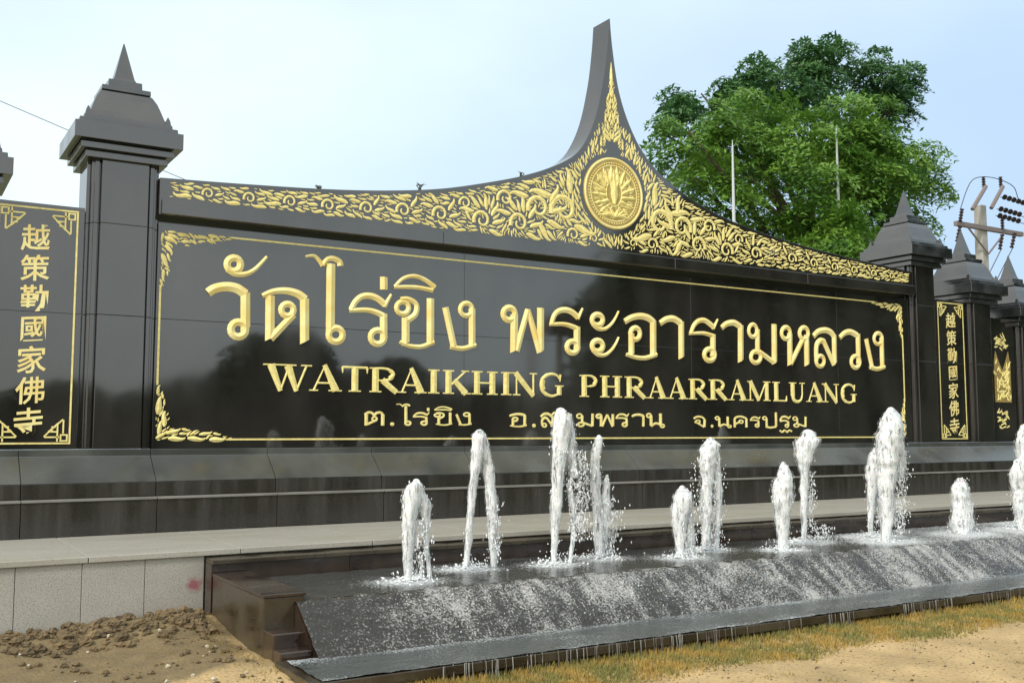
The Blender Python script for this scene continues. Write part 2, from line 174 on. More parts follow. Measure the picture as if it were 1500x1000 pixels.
def wl(a, b, n): return [a+(b-a)*i/(n-1) for i in range(n)]

# ------------------------------------------------------------------ materials
M_black = mat('polished_black_granite', (.016, .015, .013), .03, ior=2.0, col2=(.034, .032, .028), nscale=1.3, fine=(240, (.06, .06, .055), .6, .72), rough2=.085, detail=7, stretch=(1.6, 1, .6))
M_step = mat('dusty_black_granite', (.014, .013, .011), .10, ior=1.6, col2=(.038, .035, .030), nscale=3.0, fine=(200, (.08, .08, .075), .6, .75), rough2=.30, stretch=(2.5, 1, .25), bump=.03, bscale=60)
M_band = mat('sky_toned_sloped_granite', (.05, .054, .05), .13, ior=1.85, col2=(.085, .09, .082), nscale=1.6, rough2=.32, bump=.02, bscale=60)  # base lightened to paint in the sky reflected on the slope
M_tread = mat('sky_toned_tread', (.24, .235, .21), .5, col2=(.17, .165, .15), nscale=3)  # pale base colour stands for sky light caught along the tread edges
M_cap = mat('weathered_black_granite', (.016, .019, .020), .09, ior=2.05, col2=(.032, .033, .032), nscale=4, fine=(200, (.08, .08, .075), .6, .75), rough2=.24)
M_wet = mat('wet_brown_granite', (.022, .013, .010), .07, ior=1.6, col2=(.05, .034, .022), nscale=5, fine=(170, (.07, .05, .04), .6, .75), rough2=.2, stretch=(1, 1, .4), bump=.05, bscale=25)
M_side = mat('splashed_dark_granite', (.028, .021, .013), .12, ior=1.6, col2=(.065, .052, .032), nscale=4, fine=(170, (.12, .11, .09), .6, .75), rough2=.4)
M_grey = mat('grey_speckled_granite', (.47, .455, .405), .42, col2=(.40, .385, .34), nscale=3, fine=(95, (.28, .265, .235), .46, .66), rough2=.55)
M_top = mat('pale_worn_granite', (.43, .415, .36), .36, col2=(.34, .325, .27), nscale=2.4, fine=(120, (.19, .18, .16), .58, .7), rough2=.5, stretch=(.5, 1, 1), bump=.02)
M_gold = mat('gold_leaf_paint', (.92, .71, .24), .40, metal=.1, col2=(.96, .86, .40), nscale=6, rough2=.5)
M_gold2 = mat('pale_gold_leaf', (.96, .86, .36), .45, metal=.05, col2=(.82, .67, .22), nscale=25, rough2=.55)
M_gold3 = mat('deep_gold_ground', (.52, .40, .12), .45, metal=.1, col2=(.42, .31, .09), nscale=30)

# ------------------------------------------------------------------ ground
def sstep(a, b, x):
    t = min(1, max(0, (x-a)/(b-a))); return t*t*(3-2*t)
def ground_h(x, y):
    z = -.035
    left = 1-sstep(1.9, 3.2, x + .5*(6.5-y)*.0)
    z += left*(.06+.05*sstep(7.2, 8.4, y))
    if x < 2.4: z += .05*math.exp(-((x-2.1)/.5)**2)*sstep(5.6, 7.6, y)
    n = noise.noise(Vector((x*1.3, y*1.3, 3.1)))*.035+noise.noise(Vector((x*5, y*5, 1)))*.012+noise.noise(Vector((x*14, y*14, 9)))*.006
    z += n
    pile = (1-sstep(1.9, 2.6, x))*math.exp(-((y-7.95)/.42)**2)
    z += pile*(.035+.05*max(0, noise.noise(Vector((x*6, y*6, 7)))+.25))
    if y > 5.2: z = min(z, -.02+.02*noise.noise(Vector((x*3, y*3, 0)))) if x > 2.3 and y > 5.75 else z
    return z
def dirt_at(x, y):
    d = (1-sstep(2.0, 2.5, x+.35*noise.noise(Vector((x*2, y*2, 5)))))*sstep(6.3, 7.0, y+.9*noise.noise(Vector((x*1.4, y*1.4, 11))))
    d = max(d, .75*sstep(.25, .5, noise.noise(Vector((x*.9, y*1.6, 21))))*(1-sstep(4.6, 5.3, y)))
    return d
xs = np.arange(-4, 16.01, .045); ys = np.arange(1.5, 8.41, .045)
vv = []; cc = []
for y in ys:
    for x in xs:
        vv.append((x, y, ground_h(x, y))); cc.append(dirt_at(x, y))
nx = len(xs); ff = [(j*nx+i, j*nx+i+1, (j+1)*nx+i+1, (j+1)*nx+i) for j in range(len(ys)-1) for i in range(nx-1)]
me = bpy.data.meshes.new('ground'); me.from_pydata(vv, [], ff); me.shade_smooth()
at = me.attributes.new('dirt', 'FLOAT', 'POINT'); at.data.foreach_set('value', cc)
M_sand = mat('yellow_sand_and_dirt', (.54, .385, .185), .9, col2=(.38, .27, .125), nscale=2.2, fine=(45, (.20, .15, .08), .55, .72), bump=.8, bscale=40, detail=8)
def add_dirt(m):
    t = m.node_tree; b = t.nodes['Principled BSDF']; src = b.inputs['Base Color'].links[0].from_socket
    a = t.nodes.new('ShaderNodeAttribute'); a.attribute_name = 'dirt'
    n = t.nodes.new('ShaderNodeTexNoise'); n.inputs['Scale'].default_value = 6; n.inputs['Detail'].default_value = 8; n.inputs['Roughness'].default_value = .65
    g = t.nodes.new('ShaderNodeNewGeometry'); t.links.new(g.outputs['Position'], n.inputs['Vector'])
    ad = t.nodes.new('ShaderNodeMath'); ad.operation = 'ADD'; t.links.new(a.outputs['Fac'], ad.inputs[0]); t.links.new(n.outputs['Fac'], ad.inputs[1])
    mr = t.nodes.new('ShaderNodeMapRange'); mr.inputs['From Min'].default_value = .78; mr.inputs['From Max'].default_value = 1.38; t.links.new(ad.outputs[0], mr.inputs['Value'])
    c2 = t.nodes.new('ShaderNodeMixRGB'); c2.inputs['Color1'].default_value = (.29, .21, .10, 1); c2.inputs['Color2'].default_value = (.075, .06, .032, 1)
    t.links.new(n.outputs['Fac'], c2.inputs['Fac'])
    mi = t.nodes.new('ShaderNodeMixRGB'); t.links.new(mr.outputs[0], mi.inputs['Fac']); t.links.new(src, mi.inputs['Color1']); t.links.new(c2.outputs[0], mi.inputs['Color2'])
    t.links.new(mi.outputs[0], b.inputs['Base Color'])
add_dirt(M_sand)
tag(link('ground', me, M_sand), kind='structure')
M_far = mat('far_ground', (.22, .19, .11), .95, col2=(.12, .14, .06), nscale=.05)
fb = MB(); fb.v = [(-1500, -1500, -.13), (1500, -1500, -.13), (1500, 1500, -.13), (-1500, 1500, -.13)]; fb.f = [(0, 1, 2, 3)]
tag(fb.build('terrain', M_far), kind='structure')

# ------------------------------------------------------------------ stepped black base, pale ledge
X0, X1 = -4.9, 30.0
joints = [2.257+1.165*k for k in range(-6, 24)]
rnd = random.Random(5)
base = empty('stepped_base', (12, 10.3, 0)); tag(base, 'long stepped black granite base with a sloped band under the sign wall', 'base')
def shared(name, mesh_mb, m, parent, places, bevel):
    me = None
    for p in places:
        if me is None:
            o = mesh_mb.build(name, m, parent, bevel); me = o.data
        else:
            o = link(name, me, m, parent, bevel)
        o.location = p
g = .0025
w = 1.165
prof_slope = [(10.10, 1.09), (10.52, 1.09), (10.52, 1.39), (10.385, 1.39), (10.385, 1.325)]
shared('sloped_slab', MB().prism_x(g, w-g, prof_slope), M_band, base, [(x, rnd.uniform(-.0015, .0015), 0) for x in joints], .003)
shared('riser_slab', MB().box(g, w-g, 10.105, 10.5, .95, 1.0885), M_step, base, [(x, rnd.uniform(-.0015, .0015), 0) for x in joints], .006)
shared('tread_slab', MB().box(g, w-g, 10.03, 10.45, .925, .9485), M_tread, base, [(x, rnd.uniform(-.0015, .0015), 0) for x in joints], .005)
shared('face_slab', MB().box(g, w-g, 10.045, 10.4, .613, .924), M_step, base, [(x, rnd.uniform(-.002, .002), 0) for x in joints], .005)
MB().box(X0, X1, 10.42, 12.2, -.1, 1.38).build('core', M_step, base)
unparent_origin(base)

ledge = empty('granite_ledge', (8, 9, 0)); tag(ledge, 'pale grey granite ledge running along the foot of the black sign', 'ledge')
shared('top_slab', MB().box(g, w-g, 8.375, 10.044, .565, .612), M_top, ledge, [(x+.3, 0, rnd.uniform(-.001, .001)) for x in joints], .006)
fs = [1.811+.4586*k for k in range(-15, 1)]
shared('front_slab', MB().box(.002, .4566, 8.40, 8.6, -.15, .5635), M_grey, ledge, [(x, rnd.uniform(-.0015, .0015), 0) for x in fs], .003)
MB().box(X0, X1, 8.62, 10.04, -.12, .563).build('core', M_grey, ledge)
unparent_origin(ledge)
# pink paint smudge on the last front slab
t = M_grey.node_tree; b = t.nodes['Principled BSDF']; src = b.inputs['Base Color'].links[0].from_socket
gg = t.nodes.new('ShaderNodeNewGeometry'); ds = t.nodes.new('ShaderNodeVectorMath'); ds.operation = 'DISTANCE'; ds.inputs[1].default_value = (2.19, 8.40, .345)
t.links.new(gg.outputs['Position'], ds.inputs[0]); nn = t.nodes.new('ShaderNodeTexNoise'); nn.inputs['Scale'].default_value = 22; t.links.new(gg.outputs['Position'], nn.inputs['Vector'])
ma = t.nodes.new('ShaderNodeMath'); ma.operation = 'MULTIPLY_ADD'; ma.inputs[1].default_value = .09; t.links.new(nn.outputs['Fac'], ma.inputs[0]); t.links.new(ds.outputs['Value'], ma.inputs[2])
mr = t.nodes.new('ShaderNodeMapRange'); mr.inputs['From Min'].default_value = .07; mr.inputs['From Max'].default_value = .115; mr.inputs['To Min'].default_value = .8; mr.inputs['To Max'].default_value = 0
t.links.new(ma.outputs[0], mr.inputs['Value']); mi = t.nodes.new('ShaderNodeMixRGB'); mi.inputs['Color2'].default_value = (.30, .06, .09, 1)
t.links.new(mr.outputs[0], mi.inputs['Fac']); t.links.new(src, mi.inputs['Color1']); t.links.new(mi.outputs[0], b.inputs['Base Color'])

# ------------------------------------------------------------------ sign wall
YP, YF = 10.50, 10.40
sign = empty('sign_wall', (7.97, 10.5, 1.38)); tag(sign, 'long black granite temple sign with gold lettering and a swooping pointed top', 'sign')
px = [2.29, 5.80, 9.31, 12.2, 13.875]; pz = [1.392, 2.68, 3.655]
for i in range(4):
    for j in range(2):
        MB().box(px[i]+.0015, px[i+1]-.0015, YP+rnd.uniform(-.001, .001), YP+.08, pz[j]+.0015, pz[j+1]-.0015).build('slab', M_black, sign, .002)
MB().box(2.29, 13.87, YP+.085, 11.0, 1.383, 3.80).build('backing', M_black, sign)
out = [(2.27, 4.085), (3.135, 4.130), (4.04, 4.19), (4.77, 4.267), (5.465, 4.378), (6.2, 4.565), (6.644, 4.705), (7.018, 4.86), (7.31, 5.03), (7.50, 5.25), (7.67, 5.62), (7.80, 6.15), (7.865, 6.6), (7.897, 6.95)]
outr = [(7.905, 6.95), (7.945, 6.546), (8.047, 5.987), (8.244, 5.515), (8.526, 5.143), (8.992, 4.833), (9.475, 4.632), (10.106, 4.468), (11.042, 4.318), (12.192, 4.203), (13.278, 4.13), (13.88, 4.09)]
OL = catmull(out, 8)+catmull(outr, 8)
def top_z(x):
    for a, b in zip(OL, OL[1:]):
        if a[0] <= x <= b[0] and b[0] > a[0]: return a[1]+(b[1]-a[1])*(x-a[0])/(b[0]-a[0])
    return 0
ped = MB()
n = len(OL); TH = .36; ZB = 3.715
for x, z in OL: ped.v += [(x, YF, ZB), (x, YF, z), (x, YF+TH, z), (x, YF+TH, ZB)]
for i in range(n-1):
    a = 4*i; c = a+4
    ped.f += [(a, c, c+1, a+1), (a+1, c+1, c+2, a+2), (a+2, c+2, c+3, a+3), (a+3, c+3, c, a)]
ped.f += [(0, 1, 2, 3), (4*(n-1)+3, 4*(n-1)+2, 4*(n-1)+1, 4*(n-1))]
pedo = ped.build('pediment', M_black, sign)
bv = pedo.modifiers.new('bevel', 'BEVEL'); bv.width = .006; bv.segments = 2; bv.limit_method = 'ANGLE'; bv.angle_limit = R(50)
for i in range(4):
    a = [2.29, 5.45, 8.93, 11.45, 13.875]
    MB().box(a[i]+.001, a[i+1]-.001, YF-.035, YF-.001, 3.715, 3.865).build('cornice_slab', M_black, sign, .008)

# gold border lines
def bar(name, x0, x1, z0, z1, par, m=M_gold, Y=YP, h=.006): return MB().box(x0, x1, Y-h, Y+.002, z0, z1).build(name, m, par)
bar('frame_line', 3.02, 13.08, 3.558, 3.576, sign, M_gold2); bar('frame_line', 3.02, 13.1, 1.470, 1.488, sign, M_gold2)
bar('frame_line', 2.315, 2.335, 2.02, 3.02, sign, M_gold2); bar('frame_line', 13.70, 13.72, 2.02, 3.02, sign, M_gold2)

# kranok flames
def flame_pts(x, z, ang, ln, curl, k=9):
    """centre line of one flame leaf: starts at (x,z), S-curved, tip hooks over"""
    P = [(x, z)]; a = ang; st = ln/(k-1)
    for i in range(k-1):
        t = i/(k-2)
        a += curl*(-.28+1.0*t*t)*.55
        P.append((P[-1][0]+math.cos(a)*st, P[-1][1]+math.sin(a)*st))
    return P
def flame_w(w, k=9):
    pr = [.35, .8, 1, .98, .86, .68, .48, .27, .03]
    return [w*p for p in pr[:k]]
def flame(mb, x, z, ang, ln, w, curl, Y, h=.012):
    ribbon(mb, flame_pts(x, z, ang, ln, curl), flame_w(w), Y, h)
def spiral(mb, x, z, r0, r1, a0, turns, w, Y, d=1):
    k = int(14*turns); P = []
    for i in range(k+1):
        t = i/k; r = r0+(r1-r0)*t; a = a0+d*turns*2*math.pi*t; P.append((x+r*math.cos(a), z+r*math.sin(a)))
    ribbon(mb, P, wl(w, w*.5, len(P)), Y, .01)

# occupancy grid for the pediment relief
GX0, GZ0, CS = 2.2, 3.8, .0125
GW, GH = int(11.8/CS), int(3.2/CS)
occ = np.zeros((GW, GH), bool)
XC = 7.935; MEDZ = 4.62; MRX, MRZ = .475, .47
def hw(z):
    t_ = (6.22-z)/1.02
    if t_ < 0 or t_ > 1: return 0
    return (.022+.215*t_**1.25)*(1-.22*((t_*6) % 1))
def inside(x, z, mg=.045):
    if z < 3.90 or x < 2.36 or x > 13.80: return False
    if ((x-XC)/(MRX+.055))**2+((z-MEDZ)/(MRZ+.055))**2 < 1: return False
    if (z > 5.12 and abs(x-7.922) < hw(z)+.03) or (abs(x-XC) < .11 and z > 5.10) or z > 5.52: return False
    return z < min(top_z(x-mg), top_z(x), top_z(x+mg))-mg*.8
class Pack:
    """packs curled flame leaves into a region without letting them overlap much"""
    def __init__(s, x0, x1, z0, z1, cs, test, gap=.003):
        s.gap = gap; s.x0, s.z0, s.x1, s.z1, s.cs, s.test = x0, z0, x1, z1, cs, test; s.occ = np.zeros((int((x1-x0)/cs)+2, int((z1-z0)/cs)+2), bool)
    def add(s, mb, x, z, ang, ln, w, curl, Y, slack, h=.012):
        k = 8; P = flame_pts(x, z, ang, ln, curl, k); Wd = flame_w(w, 9)[:k]
        for p in P[1:]:
            if not s.test(p[0], p[1]): return False
        cells = set(); cs = s.cs; hit = 0; W_, H_ = s.occ.shape
        for p, wd in zip(P, Wd):
            r = max(wd*.5+s.gap, cs*.6); n_ = int(r/cs)+1; ci = int((p[0]-s.x0)/cs); cj = int((p[1]-s.z0)/cs)
            for di in range(-n_, n_+1):
                for dj in range(-n_, n_+1):
                    if (di*di+dj*dj)*cs*cs <= r*r and 0 <= ci+di < W_ and 0 <= cj+dj < H_: cells.add((ci+di, cj+dj))
        lim = slack*len(cells)
        for c in cells:
            if s.occ[c]:
                hit += 1
                if hit > lim: return False
        for c in cells: s.occ[c] = True
        ribbon(mb, P, Wd, Y, h); return True
    def fill(s, mb, rg, sizes, dirf, Y, h=.012, wr=(.2, .3), slack=.06, bias=None):
        for size, att in sizes:
            for _ in range(att):
                x, z = bias(rg) if bias else (rg.uniform(s.x0, s.x1), rg.uniform(s.z0, s.z1))
                if not s.test(x, z) or s.occ[int((x-s.x0)/s.cs), int((z-s.z0)/s.cs)]: continue
                a, c = dirf(x, z, rg); ln = size*rg.uniform(.8, 1.25)
                s.add(mb, x, z, a, ln, ln*rg.uniform(*wr), c, Y, slack, h)
orn = MB(); rg = random.Random(11)
pk = Pack(2.2, 14.0, 3.8, 5.6, .008, inside, .005)
vol = []      # volutes: centre, radius, sense
for cx, cz, r in ((7.16, 4.32, .20), (6.78, 4.30, .16), (6.50, 4.08, .13), (6.30, 4.36, .11), (5.98, 4.06, .12), (5.75, 4.24, .08), (5.42, 4.07, .10), (4.95, 4.06, .09), (4.50, 4.03, .08), (4.05, 4.01, .075), (3.62, 4.0, .07), (3.18, 3.985, .065), (2.75, 3.98, .06), (7.40, 4.62, .10), (7.30, 4.02, .09), (7.62, 4.0, .06)):
    vol += [(cx, cz, r, 1), (2*XC-cx+(.25 if cx < 5 else 0), cz, r, -1)]
for cx, cz, r, s_ in vol:
    m = 15; P = []
    for k in range(m):
        t_ = k/(m-1); a = R(200 if s_ > 0 else -20)-s_*t_*2*math.pi*1.15; rr = r*(1-.72*t_); P.append((cx+rr*math.cos(a), cz+rr*math.sin(a)))
    if all(inside(*p) for p in P):
        ribbon(orn, P, wl(r*.40, r*.16, m), YF, .008)
        for p in P:
            for di in range(-2, 3):
                for dj in range(-2, 3): pk.occ[int((p[0]-2.2)/.008)+di, int((p[1]-3.8)/.008)+dj] = True
    for q in range(7):
        a = R(140 if s_ > 0 else 40)-s_*R(38)*q
        pk.add(orn, cx+math.cos(a)*r*1.22, cz+math.sin(a)*r*1.22, a+s_*.9, r*1.7, r*.46, s_*1.1, YF, .3, .008)
def dirf(x, z, rg):
    s_ = 1 if x < XC else -1
    de = top_z(x)-z; dm = math.hypot(x-XC, z-MEDZ)
    if dm < .78: return (R(90)+s_*R(12)+rg.uniform(-.35, .35), -s_*rg.uniform(.3, 1.1)*rg.choice((1, 1, -1)))
    if de < .17: return ((R(158) if s_ > 0 else R(22))+rg.uniform(-.3, .3), -s_*rg.uniform(.5, 1.3))
    if abs(x-XC) > 2.0: return ((R(145) if s_ > 0 else R(35))+rg.uniform(-.4, .4), -s_*rg.uniform(.9, 1.9))
    v = min(vol, key=lambda c: (c[0]-x)**2+(c[1]-z)**2-c[2]**2)
    return (math.atan2(z-v[1], x-v[0])+v[3]*(math.pi/2-.6)+rg.uniform(-.35, .35), v[3]*rg.uniform(.6, 1.4))
def biasf(rg):
    x = rg.uniform(2.4, 13.75) if rg.random() < .5 else rg.gauss(XC, .9)
    return x, rg.uniform(3.9, max(3.95, min(top_z(min(max(x, 2.4), 13.7)), 5.52)))
def test_x(x, z): return 2.3 < x < 13.85 and inside(x, z)
pk.test = test_x
pk.fill(orn, rg, ((.16, 2500), (.12, 6000), (.088, 12000), (.064, 18000), (.046, 22000)), dirf, YF, .006, bias=biasf, wr=(.19, .28))
print('ornament faces', len(orn.f), 'fill', pk.occ.sum()*6.4e-5)
tag(orn.build('flame_relief', M_gold2, sign), kind='stuff')

# spire ornament: tiered flames either side of a middle spear
sp = MB(); XS = 7.922
ribbon(sp, [(XS-.006, 6.0), (XS-.006, 6.14), (XS-.006, 6.22), (XS-.006, 6.36)], [.02, .052, .04, .004], YF, .014)
def t_sp(x, z): return 5.19 < z < 6.2 and 0 <= x-XS < hw(z) and not (z < 5.30 and x-XS < .10)
ps = Pack(XS-.01, XS+.3, 5.15, 6.4, .006, t_sp); half = MB(); rsx = random.Random(2)
ps.fill(half, rsx, ((.14, 700), (.10, 1500), (.07, 2500), (.045, 3000), (.03, 2500)), lambda x, z, r_: (R(84)-(x-XS)*1.5+r_.uniform(-.45, .3), r_.choice((1, 1, -1))*r_.uniform(.3, 1.2)), YF, .008, slack=.1, wr=(.24, .34))
b = len(half.v)
sp_o = len(sp.v); sp.v += half.v; sp.f += [tuple(i+sp_o for i in f) for f in half.f]
sp_o = len(sp.v); sp.v += [(2*XS-.006-x, y, z) for x, y, z in half.v]; sp.f += [tuple(i+sp_o for i in f)[::-1] for f in half.f]
sp.build('spire_relief', M_gold2, sign)

# medallion
def ring_mb(mb, cx, cz, rx, rz, w, Y, h, n=56):
    ribbon(mb, [(cx+rx*math.cos(2*math.pi*i/n), cz+rz*math.sin(2*math.pi*i/n)) for i in range(n)], w, Y, h, closed=True)
disc = MB(); n = 56
disc.v = [(XC+MRX*math.cos(2*math.pi*i/n), YF-.016, MEDZ+MRZ*math.sin(2*math.pi*i/n)) for i in range(n)]+[(XC+(MRX+.005)*math.cos(2*math.pi*i/n), YF+.002, MEDZ+(MRZ+.005)*math.sin(2*math.pi*i/n)) for i in range(n)]
disc.f = [tuple(range(n))]+[(i, n+i, n+(i+1) % n, (i+1) % n) for i in range(n)]
med = disc.build('medallion', M_gold3, sign)
rb = MB(); ring_mb(rb, XC, MEDZ, MRX-.02, MRZ-.02, .034, YF-.013, .012)
for k in range(64):
    a = 2*math.pi*k/64; rb.octa(XC+(MRX-.075)*math.cos(a), YF-.02, MEDZ+(MRZ-.075)*math.sin(a), .013, .012, .013)
ring_mb(rb, XC, MEDZ, MRX-.105, MRZ-.105, .016, YF-.013, .008)
rb.build('rim', M_gold, med)
em = MB(); YE = YF-.014
for a, l, w_ in ((90, .27, .12), (68, .24, .055), (112, .24, .055)): flame(em, XC, MEDZ+.02, R(a), l, w_, .15 if a < 90 else -.15, YE, .016)
ribbon(em, [(XC, MEDZ-.14), (XC, MEDZ-.02), (XC, MEDZ+.1), (XC, MEDZ+.2)], [.05, .11, .09, .01], YE-.006, .02)
for s in (-1, 1):
    for k in range(6):
        a = R(90-s*(30+k*22)); flame(em, XC+math.cos(a)*.13, MEDZ+.02+math.sin(a)*.16, a+s*.9, .17, .055, s*.8, YE, .02)
    for k in range(7):
        a = R(90-s*(12+k*22)); flame(em, XC+math.cos(a)*.24, MEDZ+math.sin(a)*.24, a+s*.55, .13, .045, s*.9, YE, .016)
    for k in range(4): flame(em, XC+s*.03*k, MEDZ-.32+.01*k, R(90-s*(18+k*22)), .16, .05, s*.6, YE, .02)
pe = Pack(XC-.35, XC+.35, MEDZ-.35, MEDZ+.35, .006, lambda x, z: .14 < math.hypot(x-XC, (z-MEDZ)*1.0) < .335)
pe.fill(em, random.Random(6), ((.10, 500), (.07, 1200), (.045, 2500)), lambda x, z, r_: (math.atan2(z-MEDZ, x-XC)+(.8 if x > XC else -.8)+r_.uniform(-.3, .3), (1 if x > XC else -1)*r_.uniform(.4, 1.2)), YE+.002, .012, (.26, .36), .1)
ring_mb(em, XC, MEDZ, .125, .17, .02, YE, .016, 28)
em.build('emblem', M_gold2, med)

# corner ornaments
def corner(par, cx, cz, sx, sz, lx, lz, Y=YP):
    def thick(p, ln_):
        q = p/ln_
        return 0 if q >= 1 else .185*(1-q)**.5*(1-.3*((q*3.2) % 1))
    def t_c(a, b_): return a > 0 and b_ > 0 and ((b_ < thick(a, lx)) or (a < thick(b_, lz)))
    pc = Pack(0, lx+.02, 0, lz+.02, .006, t_c); tmp = MB(); rr = random.Random(int(cx*10+cz*7))
    def d(a, b_, r_):
        if a > b_: return (R(28)+r_.uniform(-.35, .4), r_.choice((1, -1))*r_.uniform(.5, 1.3))
        return (R(62)+r_.uniform(-.4, .35), r_.choice((1, -1))*r_.uniform(.5, 1.3))
    pc.fill(tmp, rr, ((.15, 500), (.11, 900), (.08, 1500), (.055, 2500), (.04, 2500)), d, Y, wr=(.24, .34), slack=.1)
    mb = MB(); mb.v = [(cx+sx*x, y, cz+sz*z) for x, y, z in tmp.v]
    mb.f = [f[::-1] if sx*sz < 0 else f for f in tmp.f]
    mb.build('corner_ornament', M_gold2, par)
corner(sign, 2.32, 3.572, 1, -1, .75, .62); corner(sign, 2.32, 1.474, 1, 1, .78, .62)
corner(sign, 13.715, 3.572, -1, -1, .75, .62); corner(sign, 13.715, 1.474, -1, 1, .78, .62)

# ---- Thai main line
def stroke_points(pts, kind):
    return catmull(pts, 5) if kind == 1 and len(pts) > 2 else ([tuple(pts[0])]+[tuple(p) for p in pts[1:]])
thick_top = {}
for gi, (ch, strokes) in enumerate(THAI):
    mb = MB()
    for si, (pts, w0, w1, kind) in enumerate(strokes):
        P = stroke_points(pts, kind)
        down = kind == 0 and abs(P[0][0]-P[-1][0]) < .08 and P[0][1]-P[-1][1] > .25
        kw = 1.1 if kind else 1.06
        ribbon(mb, P, w0*kw if kind == 2 else wl(w0*kw, w1*kw, len(P)), YP-.0012*si, .02, closed=(kind == 2), cut=.5 if down else 0)
    mb.build('thai_letter', M_gold, sign)

# unit glyphs for the small line, taken from the main line (x by width, y by consonant height)
UG = {}
for ch, strokes in THAI:
    if ch in UG: continue
    X = [p[0] for s_ in strokes for p in s_[0]]; Zs = [p[1] for s_ in strokes for p in s_[0]]
    UG[ch] = [strokes, min(X)-.03, max(X)+.03, min(Zs)-.04, max(Zs)+.04]
bh = UG['อ'][4]-UG['อ'][3]
def ring(cx, cy, rx, ry): return [(cx+rx*math.cos(t*math.pi/6), cy+ry*math.sin(t*math.pi/6)) for t in range(12)]
NEW = {   # hand-drawn in a unit box: (points, width, kind)
 'ต': [([(.1, .02), (.1, .8)], .2, 0), ([(.02, .78), (.2, .95), (.38, .9), (.48, .74), (.58, .9), (.78, .95), (.9, .8)], .14, 1), ([(.9, .82), (.9, .02)], .2, 0), (ring(.5, .5, .12, .13), .1, 2), ([(.6, .42), (.12, .08)], .13, 0)],
 'ส': [([(.02, .72), (.25, .93), (.55, .93), (.8, .72)], .15, 1), ([(.84, .76), (.86, .05)], .17, 0), ([(.12, .12), (.12, .5), (.32, .68), (.45, .6)], .14, 1), ([(.45, .62), (.82, .08)], .13, 0), (ring(.26, .14, .13, .12), .1, 2), ([(.72, .82), (.97, 1.08)], .1, 0)],
 'น': [(ring(.15, .82, .12, .13), .11, 2), ([(.27, .84), (.27, .1)], .19, 0), ([(.27, .08), (.55, .28), (.86, .12)], .13, 1), (ring(.9, .1, .11, .1), .1, 2), ([(.8, .98), (.8, .12)], .19, 0)],
 'จ': [([(.05, .78), (.3, .95), (.65, .92), (.85, .7)], .14, 1), ([(.85, .72), (.82, .05)], .2, 0), ([(.78, .05), (.45, .3), (.12, .5)], .12, 1), (ring(.35, .52, .15, .13), .1, 2)],
 'ค': [([(.1, .02), (.1, .7)], .19, 0), ([(.05, .62), (.2, .9), (.55, .97), (.88, .8)], .14, 1), ([(.88, .8), (.88, .02)], .19, 0), (ring(.52, .52, .13, .13), .1, 2), ([(.4, .48), (.14, .3)], .12, 0)],
 'ป': [(ring(.15, .82, .12, .13), .11, 2), ([(.27, .84), (.27, .1)], .18, 0), ([(.22, .08), (.5, .0), (.86, .08)], .14, 1), ([(.86, 1.35), (.86, .1)], .18, 0)],
 'ฐ': [([(.05, .58), (.2, .9), (.5, .96), (.8, .8)], .15, 1), ([(.95, 1.02), (.74, .76)], .08, 0), ([(.05, .55), (.4, .62), (.75, .5)], .12, 1), ([(.72, .55), (.72, .15)], .18, 0), (ring(.6, .16, .13, .13), .1, 2), ([(.0, -.26), (.2, -.4), (.4, -.24), (.6, -.4), (.8, -.24), (1.0, -.34)], .12, 1)],
 '.': [(ring(.5, .12, .16, .06), .12, 2)],
}
for ch, xa, xb, zb, zt in SMALL:
    mb = MB(); H = zt-zb
    if ch in NEW:
        wpx = H*.9
        for si, (pts, w_, kind) in enumerate(NEW[ch]):
            P = [(xa+(xb-xa)*p[0], zb+H*p[1]) for p in pts]; P = catmull(P, 4) if kind == 1 else P
            ribbon(mb, P, w_*wpx*1.4, YP-.0008*si, .006, closed=(kind == 2))
    else:
        strokes, x0, x1, z0, z1 = UG[ch]
        sx = (xb-xa)/(x1-x0); sz = H/bh
        if ch in ('ิ', '่'):
            z0 = UG['ข'][3] if ch == 'ิ' else UG['ร'][3]
        for si, (pts, w0, w1, kind) in enumerate(strokes):
            P = [(xa+(p[0]-x0)*sx, zb+(p[1]-z0)*sz) for p in pts]; P = stroke_points(P, kind)
            ribbon(mb, P, [q*sz*1.4 for q in (wl(w0, w1, len(P)))], YP-.0008*si, .006, closed=(kind == 2))
    mb.build('small_thai_letter', M_gold2, sign)

